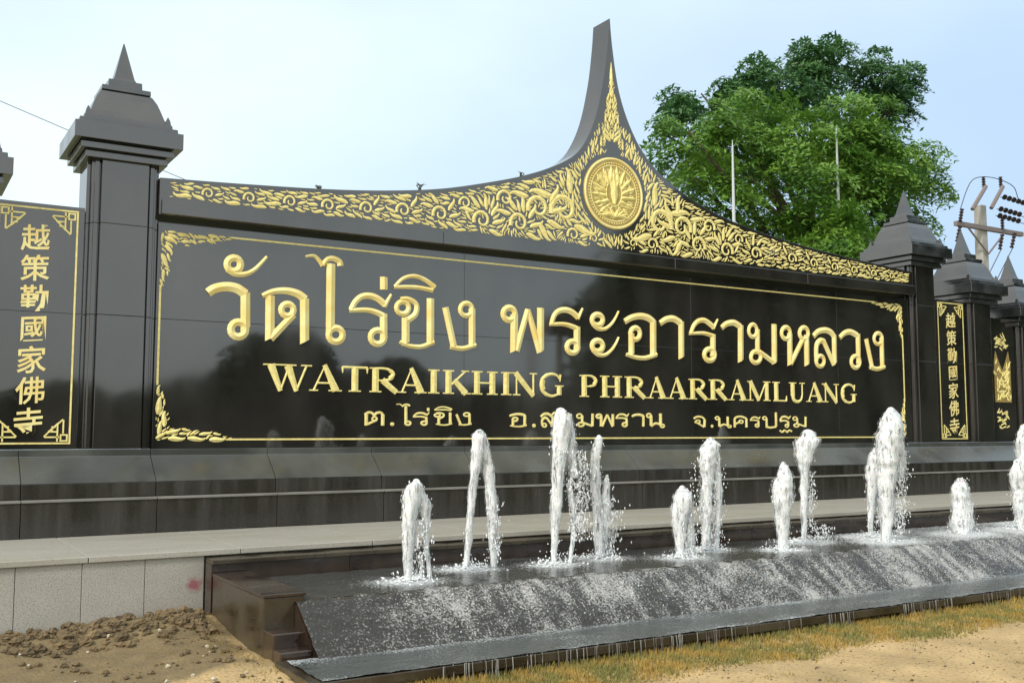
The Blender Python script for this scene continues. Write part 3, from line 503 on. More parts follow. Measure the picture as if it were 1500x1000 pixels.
# ---- Latin serif capitals
TK, TN, SE = .078, .020, .016
def latin(ch, x0, x1, z0=1.993, z1=2.270):
    mb = MB(); Wd = x1-x0; H = z1-z0; k = [0]
    def st(pts, w0, w1=None, kind=0):
        P = [(x0+Wd*p[0], z0+H*p[1]) for p in pts]; P = catmull(P, 5) if kind == 1 else P
        ribbon(mb, P, wl(w0, w0 if w1 is None else w1, len(P)), YP-.0009*k[0], .012); k[0] += 1
    def stem(x, w_=TK, b=True, t=True):
        st([(x, .03), (x, .97)], w_)
        e = (w_/2+.032)/Wd
        if b: st([(x-e, .03), (x+e, .03)], SE)
        if t: st([(x-e, .97), (x+e, .97)], SE)
    def serif(x, z, e=.055): st([(x-e/Wd, z), (x+e/Wd, z)], SE)
    if ch == 'I': stem(.5)
    elif ch == 'T': stem(.5, t=False); st([(.02, .97), (.98, .97)], .026); st([(.03, .98), (.03, .74)], .03, .006); st([(.97, .98), (.97, .74)], .03, .006)
    elif ch == 'H': stem(.2); stem(.8); st([(.2, .5), (.8, .5)], TN)
    elif ch == 'L': stem(.25, b=False); st([(.05, .03), (.95, .03)], .022); st([(.95, .02), (.97, .3)], .035, .006)
    elif ch in 'PR':
        stem(.22); st([(.2, .97), (.5, .97), (.68, .93)], TN, .03, 1)
        st([(.55, .965), (.78, .88), (.82, .73), (.76, .56), (.5, .49)], .02, .03, 1); st([(.7, .9), (.82, .75), (.7, .57)], .04, .05, 1)
        st([(.3, .48), (.6, .49)], TN)
        if ch == 'R': st([(.45, .5), (.72, .22), (.93, .02)], .07, .06); serif(.93, .03, .04)
    elif ch == 'A': st([(.5, 1.03), (.12, .03)], .012, .022); st([(.47, 1.03), (.86, .03)], .05, .085); st([(.25, .32), (.7, .32)], TN); serif(.12, .03, .05); serif(.84, .03, .075)
    elif ch == 'K': stem(.2); st([(.85, .96), (.32, .40)], .02, .024); st([(.42, .58), (.88, .03)], .06, .075); serif(.85, .97, .05); serif(.88, .03, .06)
    elif ch == 'N': st([(.16, .03), (.16, .97)], TN); st([(.12, .98), (.85, .0)], .07, .06); st([(.85, .0), (.85, .97)], TN+.004); serif(.16, .03, .05); serif(.1, .97, .05); serif(.85, .97, .05)
    elif ch == 'M': st([(.12, .03), (.12, .97)], TN); st([(.12, .98), (.48, .03)], .07, .06); st([(.8, .98), (.48, .03)], TN, .02); stem(.83, TK*.85); serif(.12, .03, .045); serif(.09, .97, .04)
    elif ch == 'W': st([(.12, .97), (.34, -.02)], .085, .05); st([(.5, .95), (.70, -.02)], .085, .05); st([(.34, .0), (.52, .9)], TN); st([(.70, .0), (.92, .95)], .022); serif(.13, .97, .09); serif(.50, .97, .09); serif(.92, .97, .06)
    elif ch == 'U': st([(.24, .97), (.24, .3)], TK); st([(.24, .36), (.3, .1), (.52, .0), (.76, .12), (.84, .4)], TK*.85, TN, 1); st([(.84, .38), (.84, .97)], TN); serif(.24, .97, .07); serif(.84, .97, .05)
    elif ch == 'G':
        st([(.84, .78), (.72, .94), (.5, .99), (.26, .9)], .022, .045, 1); st([(.34, .95), (.15, .76), (.10, .5), (.15, .24), (.34, .05)], .045, .045, 1); st([(.17, .72), (.13, .5), (.17, .28)], .07, .07, 1)
        st([(.26, .1), (.5, .01), (.7, .06), (.82, .14)], .04, .022, 1); st([(.82, .46), (.82, .06)], .065); serif(.82, .46, .06); st([(.85, .66), (.87, .98)], .008, .03)
    mb.build('latin_letter', M_gold2, sign)
for c, a, b_ in LATIN: latin(c, a, b_)
unparent_origin(sign)

# ------------------------------------------------------------------ pillars
def pillar(cx, dz, label):
    root = empty('pillar', (cx, 10.76, 1.38)); tag(root, label, 'pillar', 'stepped granite pillars of the sign wall')
    cy = 10.76; top = 4.205+dz
    cuts = [1.392]+[z for z in (2.68, 3.575) if z < top-.2]+[top]
    for a, b_ in zip(cuts, cuts[1:]):
        mb = MB(); g_ = .0012
        ring_ = []
        for sx, sy, rev in ((1, -1, 0), (1, 1, 1), (-1, 1, 0), (-1, -1, 1)):
            # symmetric stepped corner
            pts = [(.22, .34), (.22, .275), (.237, .275), (.237, .305), (.28, .305), (.28, .28), (.305, .28), (.305, .237), (.275, .237), (.275, .22), (.34, .22)]
            pp = [(sx*x, sy*y) for x, y in pts]
            ring_ += pp if not rev else pp[::-1]
        n = len(ring_); mb.v = [(cx+x, cy+y, a+g_) for x, y in ring_]+[(cx+x, cy+y, b_-g_) for x, y in ring_]
        mb.f = [tuple(range(n))[::-1], tuple(range(n, 2*n))]+[(i, (i+1) % n, n+(i+1) % n, n+i) for i in range(n)]
        o = mb.build('shaft_block', M_black, root, .004)
        bm = bmesh.new(); bm.from_mesh(o.data); bmesh.ops.recalc_face_normals(bm, faces=bm.faces); bm.to_mesh(o.data); bm.free()
    for h, z0, z1 in ((.385, 4.20, 4.262), (.365, 4.262, 4.276), (.435, 4.276, 4.338), (.41, 4.338, 4.352)):
        MB().box(cx-h, cx+h, cy-h, cy+h, z0+dz, z1+dz).build('corbel', M_cap, root, .004)
    T = [(.505, 4.352, .505, 4.515), (.462, 4.515, .458, 4.565), (.418, 4.565, .412, 4.612)]
    for h0, z0, h1, z1 in T:
        mb = MB(); mb.frust(cx, cy, h0, z0+dz, h1, z1+dz); mb.build('cap_tier', M_cap, root, .004)
    mb = MB(); pr = [(.375, 4.612), (.345, 4.68), (.318, 4.76), (.288, 4.84), (.245, 4.915), (.215, 4.935)]
    b0 = 0
    for h, z in pr: mb.v += [(cx-h, cy-h, z+dz), (cx+h, cy-h, z+dz), (cx+h, cy+h, z+dz), (cx-h, cy+h, z+dz)]
    for i in range(len(pr)-1):
        for k in range(4): mb.f.append((4*i+k, 4*i+(k+1) % 4, 4*i+4+(k+1) % 4, 4*i+4+k))
    mb.f += [(3, 2, 1, 0), (4*len(pr)-4, 4*len(pr)-3, 4*len(pr)-2, 4*len(pr)-1)]
    mb.build('cap_roof', M_cap, root)
    for h0, z0, h1, z1 in ((.235, 4.935, .232, 4.985), (.165, 4.985, .16, 5.075)):
        mb = MB(); mb.frust(cx, cy, h0, z0+dz, h1, z1+dz); mb.build('cap_tier', M_cap, root, .004)
    # small raised corner cresting
    for sx in (-1, 1):
        for sy in (-1, 1):
            mb = MB(); x, y = cx+sx*.375, cy+sy*.375
            mb.frust(x, y, .028, 4.612+dz, .02, 4.66+dz); mb.frust(x, y, .02, 4.6605+dz, .004, 4.70+dz); mb.build('corner_cresting', M_cap, root)
    mb = MB(); mb.frust(cx, cy, .118, 5.075+dz, .10, 5.115+dz); mb.frust(cx, cy, .098, 5.1155+dz, .005, 5.51+dz); mb.build('spike', M_cap, root)
    unparent_origin(root)
pillar(.43, -.45, 'lower pillar at the left edge, only the right side of its stepped cap in view')
pillar(1.95, 0, 'tall pillar with pointed stepped cap at the left end of the long sign')
pillar(14.2, 0, 'tall pillar with pointed cap at the right end of the sign, in front of the tree')
pillar(15.68, -.50, 'middle pillar of the right group, between the Chinese panel and the gold arch panel')
pillar(17.02, -.82, 'lowest pillar at the right edge, beyond the gold arch panel')

# ------------------------------------------------------------------ side panels
def side_panel(x0, x1, zt, label, cat='panel'):
    root = empty('side_panel', ((x0+x1)/2, 10.5, 1.38)); tag(root, label, cat, 'narrow panels between the pillars')
    zc = [1.392, 2.68, zt]
    for a, b_ in zip(zc, zc[1:]): MB().box(x0, x1, YP, YP+.3, a+.001, b_-.001).build('slab', M_black, root, .002)
    return root
glyph_mesh = {}
def cjk_mesh(ch):
    if ch in glyph_mesh: return glyph_mesh[ch]
    cu = bpy.data.curves.new('glyph', 'FONT'); cu.body = ch; cu.offset = .012; cu.extrude = .012; cu.resolution_u = 2; cu.bevel_depth = 0
    cu.align_x = 'CENTER'
    o = bpy.data.objects.new('glyph', cu); C.objects.link(o); bpy.context.view_layer.update()
    me = bpy.data.meshes.new_from_object(o.evaluated_get(bpy.context.evaluated_depsgraph_get()))
    bpy.data.objects.remove(o)
    co = np.empty(len(me.vertices)*3); me.vertices.foreach_get('co', co); co = co.reshape(-1, 3)
    c = (co.max(0)+co.min(0))/2; co -= c; co /= max(co[:, 0].max()*2, co[:, 1].max()*2, .01)
    # brush-like lean: strokes rise a little to the right
    co[:, 1] += co[:, 0]*.10
    v = np.stack([co[:, 0], -co[:, 2]*.5, co[:, 1]], 1); me.vertices.foreach_set('co', v.ravel()); me.update(); me.materials.clear(); me.materials.append(M_gold)
    glyph_mesh[ch] = me; return me
def fret(mb, cx, cz, sx, sz, s=.215):
    w_ = .014
    def b(x0, x1, z0, z1):
        xa, xb = sorted((cx+sx*x0, cx+sx*x1)); za, zb = sorted((cz+sz*z0, cz+sz*z1)); mb.box(xa, xb, YP-.006, YP+.002, za, zb)
    b(0, .07, .0, w_); b(0, w_, w_, .07); b(.07-w_, .07, w_, .07); b(w_, .07-w_, .07-w_, .07)
    b(.035, .035+w_, .075, s*.95); b(.075, s*.95, .035, .035+w_)
    b(.085, .085+w_, .0, s*.75); b(.1, s*.75, .085, .085+w_)
    b(.13, .13+w_, .1, s*.5); b(.145, s*.5, .13, .13+w_)
    for x0, z0, x1, z1 in ((.045, s*.97, .17, s*.42), (s*.97, .045, s*.42, .17)):
        ribbon(mb, [(cx+sx*x0, cz+sz*z0), (cx+sx*x1, cz+sz*z1)], w_, YP-.0005, .003)
def chinese_panel(x0, x1, label, gx):
    root = side_panel(x0, x1, 3.715, label)
    a, b_ = x0+.055, x1-.055; zb, zt = 1.44, 3.675
    for q in ((a, b_, zt-.016, zt), (a, b_, zb, zb+.016)): MB().box(q[0], q[1], YP-.005, YP+.002, q[2], q[3]).build('frame_line', M_gold2, root)
    for q in (a, b_-.016): MB().box(q, q+.016, YP-.0045, YP+.002, zb+.017, zt-.017).build('frame_line', M_gold2, root)
    for cx, sx in ((a+.024, 1), (b_-.024, -1)):
        for cz, sz in ((zt-.024, -1), (zb+.024, 1)):
            mb = MB(); fret(mb, cx, cz, sx, sz); mb.build('fret_corner', M_gold2, root)
    for i, ch in enumerate('越策勤國家佛寺'):
        o = link('chinese_character', cjk_mesh(ch), M_gold, root); o.location = (gx-.004*abs(i-3), YP-.004, 3.384-.2885*i); s = .25 if ch != '國' else .225
        o.scale = (s, s, s*1.02)
    unparent_origin(root)
chinese_panel(.79, 1.598, 'black panel with seven gold Chinese characters left of the tallest left pillar', 1.185)
chinese_panel(14.55, 15.33, 'narrow black panel with gold Chinese characters right of the sign', 14.95)
ap = side_panel(16.03, 16.67, 3.5, 'black panel with a gold arched shrine motif and scrolls near the right edge')
cxp = 16.30
mb = MB()
P = [(cxp-.23, 2.06), (cxp-.23, 2.72), (cxp-.18, 2.93), (cxp-.09, 2.74), (cxp, 2.60), (cxp+.09, 2.74), (cxp+.18, 2.93), (cxp+.23, 2.72), (cxp+.23, 2.06)]
mb.v = [(x, YP-.006, z) for x, z in P]+[(x, YP+.002, z) for x, z in P]; n = len(P)
mb.f = [(0, 4, 3, 2, 1)[::-1], (0, 8, 4)[::-1], (4, 8, 7, 6, 5)[::-1]]+[(i, (i+1) % n, n+(i+1) % n, n+i) for i in range(n)]
mb.build('arch_motif', mat('dark_gold_ground', (.30, .22, .06), .5), ap)
mb = MB(); r3 = random.Random(8)
for k in range(95):
    x = cxp+r3.uniform(-.2, .2); z = r3.uniform(2.08, 2.8)
    if z > 2.62+abs(x-cxp)*.8-.05: continue
    flame(mb, x, z, R(90)+r3.uniform(-1.1, 1.1), .10, .03, r3.choice((-1, 1)), YP-.0055, .01)
mb.build('shrine_relief', M_gold2, ap)
for z0, z1 in ((2.97, 3.24), (1.60, 1.97)):
    mb = MB()
    for k in range(26):
        s = 1 if k % 2 else -1; x = r3.uniform(.02, .2); z = r3.uniform(z0, z1-.06)
        a = R(90-60*s)+r3.uniform(-.8, .8)
        flame(mb, cxp-s*x, z, a, .11, .026, s, YP, .006)
    mb.build('scroll_motif', M_gold2, ap)
unparent_origin(ap)

# ------------------------------------------------------------------ fountain basin
XB = 2.27; XE = 27.0
bas = empty('fountain_basin', (XB, 7, 0)); tag(bas, 'low dark granite fountain basin with a spillway in front of the sign', 'fountain')
k0 = [XB+1.165*k for k in range(0, 21)]
for i, x in enumerate(k0):
    MB().box(x+.002, x+1.163, 8.17, 8.372, .515, .552).build('coping_slab', M_side, bas, .005)
    MB().box(x+.002, x+1.163, 8.20, 8.372, .05, .514).build('back_slab', M_wet, bas, .003)
MB().box(XB, XB+.30, 6.9, 8.168, .425, .452).build('side_coping', M_wet, bas, .006)
MB().box(XB+.006, XB+.29, 6.906, 8.168, -.15, .424).build('side_wall', M_side, bas, .004)
MB().box(XB+.003, XB+.25, 6.70, 6.904, -.15, .222).build('step_block', M_wet, bas, .008)
MB().box(XB+.004, XB+.22, 6.55, 6.699, -.15, .128).build('step_block', M_wet, bas, .008)
MB().box(XB+.302, XE, 6.90, 7.02, -.1, .383).build('lip', M_wet, bas, .01)
MB().box(XB+.302, XE, 7.0, 8.2, -.1, .1).build('floor', M_wet, bas)
MB().prism_x(XB+.222, XE, [(6.46, -.1), (6.899, -.1), (6.899, .37), (6.885, .37), (6.46, .055)]).build('spillway', M_wet, bas)
for i, x in enumerate([2.235+1.165*k for k in range(21)]):
    MB().box(x+.001, x+1.164, 5.87, 6.56, .015, .078).build('trough_slab', M_side, bas, .006)
MB().box(2.30, XE, 5.99, 6.3, -.3, .014).build('trough_footing', M_wet, bas)
unparent_origin(bas)

# water surfaces
def water_mat(name, base, foam, thr, rough=.08):
    m = mat(name, base, rough, ior=1.33); t = m.node_tree; b = t.nodes['Principled BSDF']
    g_ = t.nodes.new('ShaderNodeNewGeometry'); a = t.nodes.new('ShaderNodeAttribute'); a.attribute_name = 'foam'
    mpn = t.nodes.new('ShaderNodeMapping'); mpn.inputs['Scale'].default_value = (1, .9, .8); t.links.new(g_.outputs['Position'], mpn.inputs['Vector'])
    n1 = t.nodes.new('ShaderNodeTexNoise'); n1.inputs['Scale'].default_value = 62; n1.inputs['Detail'].default_value = 6; n1.inputs['Roughness'].default_value = .7; t.links.new(mpn.outputs[0], n1.inputs['Vector'])
    ad = t.nodes.new('ShaderNodeMath'); ad.operation = 'MULTIPLY_ADD'; ad.inputs[1].default_value = .32; t.links.new(a.outputs['Fac'], ad.inputs[0]); t.links.new(n1.outputs['Fac'], ad.inputs[2])
    mr = t.nodes.new('ShaderNodeMapRange'); mr.inputs['From Min'].default_value = thr; mr.inputs['From Max'].default_value = thr+.17; t.links.new(ad.outputs[0], mr.inputs['Value'])
    mi = t.nodes.new('ShaderNodeMixRGB'); mi.inputs['Color1'].default_value = (*base, 1); mi.inputs['Color2'].default_value = (*foam, 1); t.links.new(mr.outputs[0], mi.inputs['Fac']); t.links.new(mi.outputs[0], b.inputs['Base Color'])
    m2 = t.nodes.new('ShaderNodeMapRange'); m2.inputs['To Min'].default_value = rough; m2.inputs['To Max'].default_value = .6; t.links.new(mr.outputs[0], m2.inputs['Value']); t.links.new(m2.outputs[0], b.inputs['Roughness'])
    n2 = t.nodes.new('ShaderNodeTexNoise'); n2.inputs['Scale'].default_value = 18; n2.inputs['Detail'].default_value = 5; t.links.new(g_.outputs['Position'], n2.inputs['Vector'])
    bu = t.nodes.new('ShaderNodeBump'); bu.inputs['Strength'].default_value = .5; bu.inputs['Distance'].default_value = .02
    t.links.new(n2.outputs['Fac'], bu.inputs['Height']); t.links.new(bu.outputs[0], b.inputs['Normal'])
    return m
M_water = water_mat('churned_water', (.06, .062, .058), (.62, .65, .66), .66)
M_slope = water_mat('spilling_water', (.038, .036, .032), (.40, .40, .385), .59, .12)
M_trough = water_mat('trough_water', (.075, .085, .083), (.42, .45, .46), .66, .08)
jx = [(j[1][0][0][0], j[0]) for j in JETS]
def sheet(name, prof, x0, x1, dx, m, amp, foamf):
    xs = np.arange(x0, x1, dx); v = []; fo = []
    for y, z, d in prof:
        for x in xs:
            nn_ = noise.noise(Vector((x*9, y*12, 2)))+.6*noise.noise(Vector((x*24, y*30, 5)))
            v.append((x, y-d*amp*nn_*.7, z+amp*nn_*(1-.3*d))); fo.append(foamf(x, y))
    nx_ = len(xs); f = [(j*nx_+i, j*nx_+i+1, (j+1)*nx_+i+1, (j+1)*nx_+i) for j in range(len(prof)-1) for i in range(nx_-1)]
    me = bpy.data.meshes.new(name); me.from_pydata(v, [], f); me.shade_smooth(); a = me.attributes.new('foam', 'FLOAT', 'POINT'); a.data.foreach_set('value', fo)
    return tag(link(name, me, m), kind='structure')
def foam_pool(x, y):
    s = 0
    for a, b_ in jx: s = max(s, math.exp(-(((x-a)/.35)**2+((y-b_)/.28)**2)))
    return min(1, s*1.0+.55*sstep(7.5, 10, x)+.12)
def foam_slope(x, y):
    s = 0
    for a, b_ in jx: s = max(s, math.exp(-(((x-a-.15*(6.9-y))/.30)**2)))
    edge = .45+.55*sstep(2.5, 3.6, x)
    return (.22+.20*s+.08*sstep(6, 9, x)+.30*noise.noise(Vector((x*1.7, y*3, 4)))+.35*noise.noise(Vector((x*11, y*5, 4))))*edge
pool = [(y, .392, 0) for y in np.arange(6.93, 8.2, .05)][::-1]
sheet('basin_water', [(y, z, d) for y, z, d in pool][::-1], XB+.30, 22, .05, M_water, .006, foam_pool)
sl = [(6.44, .082, 0)]+[(6.46+.425*t, .09+(.386-.09)*t**.92, 1) for t in np.linspace(0, 1, 26)]+[(6.95, .394, 0)]
sheet('spilling_water', sl, XB+.225, 22, .022, M_slope, .013, foam_slope)
sheet('trough_water', [(5.878+.03*i, .086, 0) for i in range(22)], 2.30, 22, .04, M_trough, .007, lambda x, y: .22+.45*sstep(6.28, 6.45, y)+.25*(1-sstep(5.88, 5.95, y))+.45*noise.noise(Vector((x*2, y*5, 1))))
# droplets and foam clots on the slope
M_foam = mat('white_foam', (.80, .83, .85), .45)
fm = MB(); rf = random.Random(21)
for _ in range(3000):
    x = rf.uniform(3.2, 18); t_ = rf.random(); y = 6.47+.42*t_; z = .095+.292*t_**.92
    if rf.random() > max(.25, foam_slope(x, y)*1.6): continue
    r = rf.uniform(.0015, .0045); fm.octa(x, y-.006, z+.006, r*rf.uniform(.7, 1.6), r, r*rf.uniform(.7, 2.0))
for a, b_ in jx:
    for _ in range(150):
        an = rf.uniform(0, 6.28); q = abs(rf.gauss(0, .13)); r = rf.uniform(.003, .011)
        x = a+math.cos(an)*q; y = min(b_+math.sin(an)*q, 8.1)
        if y < 6.95: y = 6.95
        fm.octa(x, y, .396+abs(rf.gauss(0, .022))*math.exp(-q*4), r*1.5, r*1.5, r*.8)
tag(fm.build('foam', M_foam), kind='stuff')
# drips from the trough edge
M_drip = mat('dripping_water', (.30, .30, .28), .2, col2=(.06, .05, .035), nscale=4)
dm = MB()
for _ in range(560):
    x = rf.uniform(2.6, 19)
    if noise.noise(Vector((x*1.6, 0, 3))) < -.12: continue
    y = 5.862+rf.uniform(-.008, .03); w_ = rf.uniform(.0012, .006)
    dm.tube([(x, y, .082), (x+rf.uniform(-.004, .004), y-.006, .02), (x, y-.008, -.04)], [w_, w_*.7, w_*.9], 4)
tag(dm.build('water_drips', M_drip), kind='stuff')

# ------------------------------------------------------------------ fountain jets
M_jet = mat('aerated_water', (.88, .90, .90), .45, ior=1.33, col2=(.74, .77, .78), nscale=20, bump=.5, bscale=45, stretch=(1, 1, .3))
jm = M_jet.node_tree.nodes['Principled BSDF']
for nme, val in (('Subsurface Weight', .25), ('Subsurface Scale', .03)):
    if nme in jm.inputs: jm.inputs[nme].default_value = val
def add_holes(m, lo, hi, sc, zs):
    t = m.node_tree; b = t.nodes['Principled BSDF']; g_ = t.nodes.new('ShaderNodeNewGeometry'); mpn = t.nodes.new('ShaderNodeMapping'); mpn.inputs['Scale'].default_value = (1, 1, zs)
    t.links.new(g_.outputs['Position'], mpn.inputs['Vector']); n = t.nodes.new('ShaderNodeTexNoise'); n.inputs['Scale'].default_value = sc; n.inputs['Detail'].default_value = 5; n.inputs['Roughness'].default_value = .65
    t.links.new(mpn.outputs[0], n.inputs['Vector']); mr = t.nodes.new('ShaderNodeMapRange'); mr.inputs['From Min'].default_value = lo; mr.inputs['From Max'].default_value = hi
    t.links.new(n.outputs['Fac'], mr.inputs['Value']); t.links.new(mr.outputs[0], b.inputs['Alpha'])
add_holes(M_jet, .34, .50, 34, .2)
M_mist = mat('thin_falling_water', (.86, .88, .88), .4, ior=1.33, col2=(.72, .75, .76), nscale=30); add_holes(M_mist, .53, .66, 45, .22)
M_curt = mat('beaded_water_curtain', (.86, .88, .88), .35, ior=1.33, col2=(.70, .73, .74), nscale=30); add_holes(M_curt, .53, .63, 42, .35)
labels = ['low domed water jet at the far left end of the fountain row', 'thin tall arching water jet second from the left', 'tallest ragged water jet in front of the small lettering', 'narrow forked water jet just right of the tallest one',
 'short rounded water jet left of the mid-right tall one', 'tall bushy water jet with a curtain of drops at the right of centre', 'pointed slim white water jet standing alone, lower than its right neighbour', 'slender water jet with a round knobbed top',
 'shorter water jet close against the left of the high one by the right pillar', 'high wide water jet in front of the sign right end, trailing drops', 'short two pointed water jet below the right Chinese panel', 'low water jet at the right edge of the photo', 'tall water jet cut off by the right edge of the photo']
for ji, (Y, strands, clouds) in enumerate(JETS):
    rj = random.Random(100+ji)
    bx = strands[0][0][0]
    root = empty('water_jet', (bx, Y, .39)); tag(root, labels[ji], 'water jet', 'fountain jets')
    for si, st in enumerate(strands):
        P = catmull([tuple(p) for p in st], 9)
        # resample by height
        mb = MB(); n = 12; b0 = 0
        rows = []
        for i, (x, z, w_) in enumerate(P):
            if si == 0 and i == 0: z = min(z, .37)
            rows.append((x, z, max(w_, .012)))
        tx, tz, tw = rows[-1] if si == 0 else rows[0]
        cap_ = [(tx, tz+tw*.16, tw*.86), (tx, tz+tw*.30, tw*.58), (tx, tz+tw*.38, tw*.22)]
        rows = rows+cap_ if si == 0 else [c_ for c_ in cap_[::-1]]+rows
        yo = Y+(0.02*si)
        for i, (x, z, w_) in enumerate(rows):
            for k in range(n):
                a = 2*math.pi*k/n
                q = Vector((math.cos(a)*1.5+x*3+ji, math.sin(a)*1.5, z*5))
                d = 1+.28*noise.noise(q)+.22*noise.noise(q*2.5)+.20*noise.noise(Vector((q.x*6, q.y*6, q.z*3)))
                r = w_/2*max(.35, d)*(1 if w_ > .012 else .8)
                jx_ = noise.noise(Vector((z*7, ji*3.3+si, 0)))*.006
                mb.v.append((x+jx_+math.cos(a)*r, yo+math.sin(a)*r*.8, z+.01*noise.noise(q*1.9)*min(1, w_*12)))
        m_ = len(rows)
        for i in range(m_-1):
            for k in range(n): mb.f.append((i*n+k, i*n+(k+1) % n, (i+1)*n+(k+1) % n, (i+1)*n+k))
        mb.f += [tuple(range(n))[::-1], tuple(range((m_-1)*n, m_*n))]
        mb.build('column' if si == 0 else 'falling_stream', M_jet, root, 0, True)
        # thin torn sleeve of water round the solid stream
        sl_ = MB(); sl_.v = [(rows[i//n][0]+(v_[0]-rows[i//n][0])*1.22, yo+(v_[1]-yo)*1.22, v_[2]) for i, v_ in enumerate(mb.v)]; sl_.f = mb.f[:-2]
        sl_.build('spray_sleeve', M_mist, root, 0, True)
    db = MB()
    for st in strands:
        for _ in range(32):
            i = rj.randrange(len(st)-1); t_ = rj.random(); a, b_ = st[i], st[i+1]
            x = a[0]+(b_[0]-a[0])*t_; z = a[1]+(b_[1]-a[1])*t_; w_ = a[2]+(b_[2]-a[2])*t_
            r = rj.uniform(.002, .0075); db.octa(x+rj.choice((-1, 1))*w_*rj.uniform(.4, .62), Y+rj.gauss(0, .03), z, r, r, r*rj.uniform(1, 2.6))
    for x0, x1, z0, z1 in clouds:
        if (z1-z0) > .25:
            cb = MB(); nn2 = 14; xc_ = (x0+x1)/2
            zz = np.arange(z0, z1+.01, .02)
            for z in zz:
                e = max(.15, math.sin(math.pi*min(1, (z1-z)/(z1-z0)*1.1+.12)*.8))*(x1-x0)/2*.8
                for k in range(nn2):
                    a = 2*math.pi*k/nn2; cb.v.append((xc_+math.cos(a)*e*(1+.25*noise.noise(Vector((math.cos(a)*2, z*8, ji)))), Y+math.sin(a)*e*.7, z))
            cb.f = [(i*nn2+k, i*nn2+(k+1) % nn2, (i+1)*nn2+(k+1) % nn2, (i+1)*nn2+k) for i in range(len(zz)-1) for k in range(nn2)]
            cb.build('drop_curtain', M_curt, root, 0, True)
        area = (x1-x0)*(z1-z0)
        for _ in range(int(90+area*3600)):
            x = (x0+x1)/2+(x1-x0)*rj.gauss(0, .27); z = z0+(z1-z0)*rj.random()
            if noise.noise(Vector((x*30, z*11, ji))) < .02: continue
            r = rj.uniform(.003, .0085); db.octa(x, Y+rj.gauss(0, .035), z, r, r, r*rj.uniform(1, 2.8))
    for _ in range(60):
        an = rj.uniform(0, 6.28); q = abs(rj.gauss(0, .12)); r = rj.uniform(.003, .008)
        db.octa(bx+math.cos(an)*q+.05, min(Y+math.sin(an)*q, 8.12), .40+abs(rj.gauss(0, .05)), r, r, r*1.5)
    tag(db.build('droplets', M_foam, root), kind='stuff')
    unparent_origin(root)

# ------------------------------------------------------------------ clods, grass strip
M_clod = mat('dirt_clods', (.21, .15, .075), .95, col2=(.075, .055, .03), nscale=7, bump=.4, bscale=60)
cm = MB(); rc = random.Random(4)
def clod(mb, x, y, z, r):
    b = len(mb.v); k = 6
    for (zz, rr) in ((-.4, .8), (.25, 1), (.7, .6)):
        for i in range(k):
            a = 2*math.pi*i/k+zz; d = r*rr*rc.uniform(.75, 1.2); mb.v.append((x+math.cos(a)*d, y+math.sin(a)*d, z+zz*r*rc.uniform(.7, 1.1)))
    mb.v.append((x, y, z+r*.85))
    for j in range(2):
        for i in range(k): mb.f.append((b+j*k+i, b+j*k+(i+1) % k, b+(j+1)*k+(i+1) % k, b+(j+1)*k+i))
    for i in range(k): mb.f.append((b+2*k+i, b+2*k+(i+1) % k, b+3*k))
for _ in range(1900):
    x = rc.uniform(-1.5, 2.2); y = rc.gauss(7.95, .22) if rc.random() < .5 else rc.uniform(5.6, 8.3)
    if y < 7.6 and noise.noise(Vector((x*2.2, y*2.2, 31))) < -.05: continue
    if y > 8.36: continue
    r = rc.choice((.006, .009, .014, .024))*rc.uniform(.7, 1.5)*(1 if y < 7.6 else 1.5)
    clod(cm, x, y, ground_h(x, y)+r*.2, r)
for _ in range(1300):
    x = rc.uniform(1.2, 10); y = rc.uniform(3.2, 6.4)
    if x > 2.2 and y > 5.6: continue
    r = rc.uniform(.003, .010)*(1.5 if rc.random() < .1 else 1); clod(cm, x, y, ground_h(x, y), r)
tag(cm.build('dirt_clods', M_clod), kind='stuff')
M_pale = mat('pale_pebbles', (.5, .45, .33), .8)
pm = MB()
for _ in range(70):
    x = rc.uniform(-1, 2.1); y = rc.uniform(6, 8.2); clod(pm, x, y, ground_h(x, y)+.006, rc.uniform(.007, .02))
tag(pm.build('pebbles', M_pale), kind='stuff')
def grass_mat(name, a, b_):
    m = mat(name, a, .8, col2=b_, nscale=3.5, detail=3, contrast=(.4, .6)); return m
M_grass = grass_mat('dry_moss_grass', (.36, .245, .055), (.19, .185, .05))
gm = MB(); rg2 = random.Random(9)
def strip_edge(x): return 5.26-.10*sstep(5, 9, x)+.16*noise.noise(Vector((x*1.2, 0, 8)))+.05*noise.noise(Vector((x*5, 0, 8)))
for _ in range(60000):
    x = 2.5+(16-2.5)*rg2.random()**1.25; lo = strip_edge(x)
    y = rg2.uniform(lo-.06, 5.97)
    if x < 3.0 and y < 5.80: continue
    if rg2.random() > sstep(lo-.08, lo+.16, y)+.04: continue
    h = rg2.uniform(.015, .05)*(1.3 if y > 5.8 else 1); a = rg2.uniform(0, 6.28); w_ = rg2.uniform(.003, .007); z = ground_h(x, y)-.004
    dx, dy = math.cos(a)*w_, math.sin(a)*w_; lx, ly = rg2.gauss(0, .014), rg2.gauss(0, .014)
    b = len(gm.v); gm.v += [(x-dx, y-dy, z), (x+dx, y+dy, z), (x+lx, y+ly, z+h)]; gm.f.append((b, b+1, b+2))
for _ in range(500):   # sparse blades by the side wall and on the left
    x = rg2.uniform(2.0, 2.27) if rg2.random() < .5 else rg2.uniform(.4, 2.2); y = rg2.uniform(6.2, 8.3) if x > 2 else rg2.uniform(6.8, 8.3)
    h = rg2.uniform(.015, .04); z = ground_h(x, y)-.004; b = len(gm.v); w_ = .003
    gm.v += [(x-w_, y, z), (x+w_, y, z), (x+rg2.gauss(0, .015), y, z+h)]; gm.f.append((b, b+1, b+2))
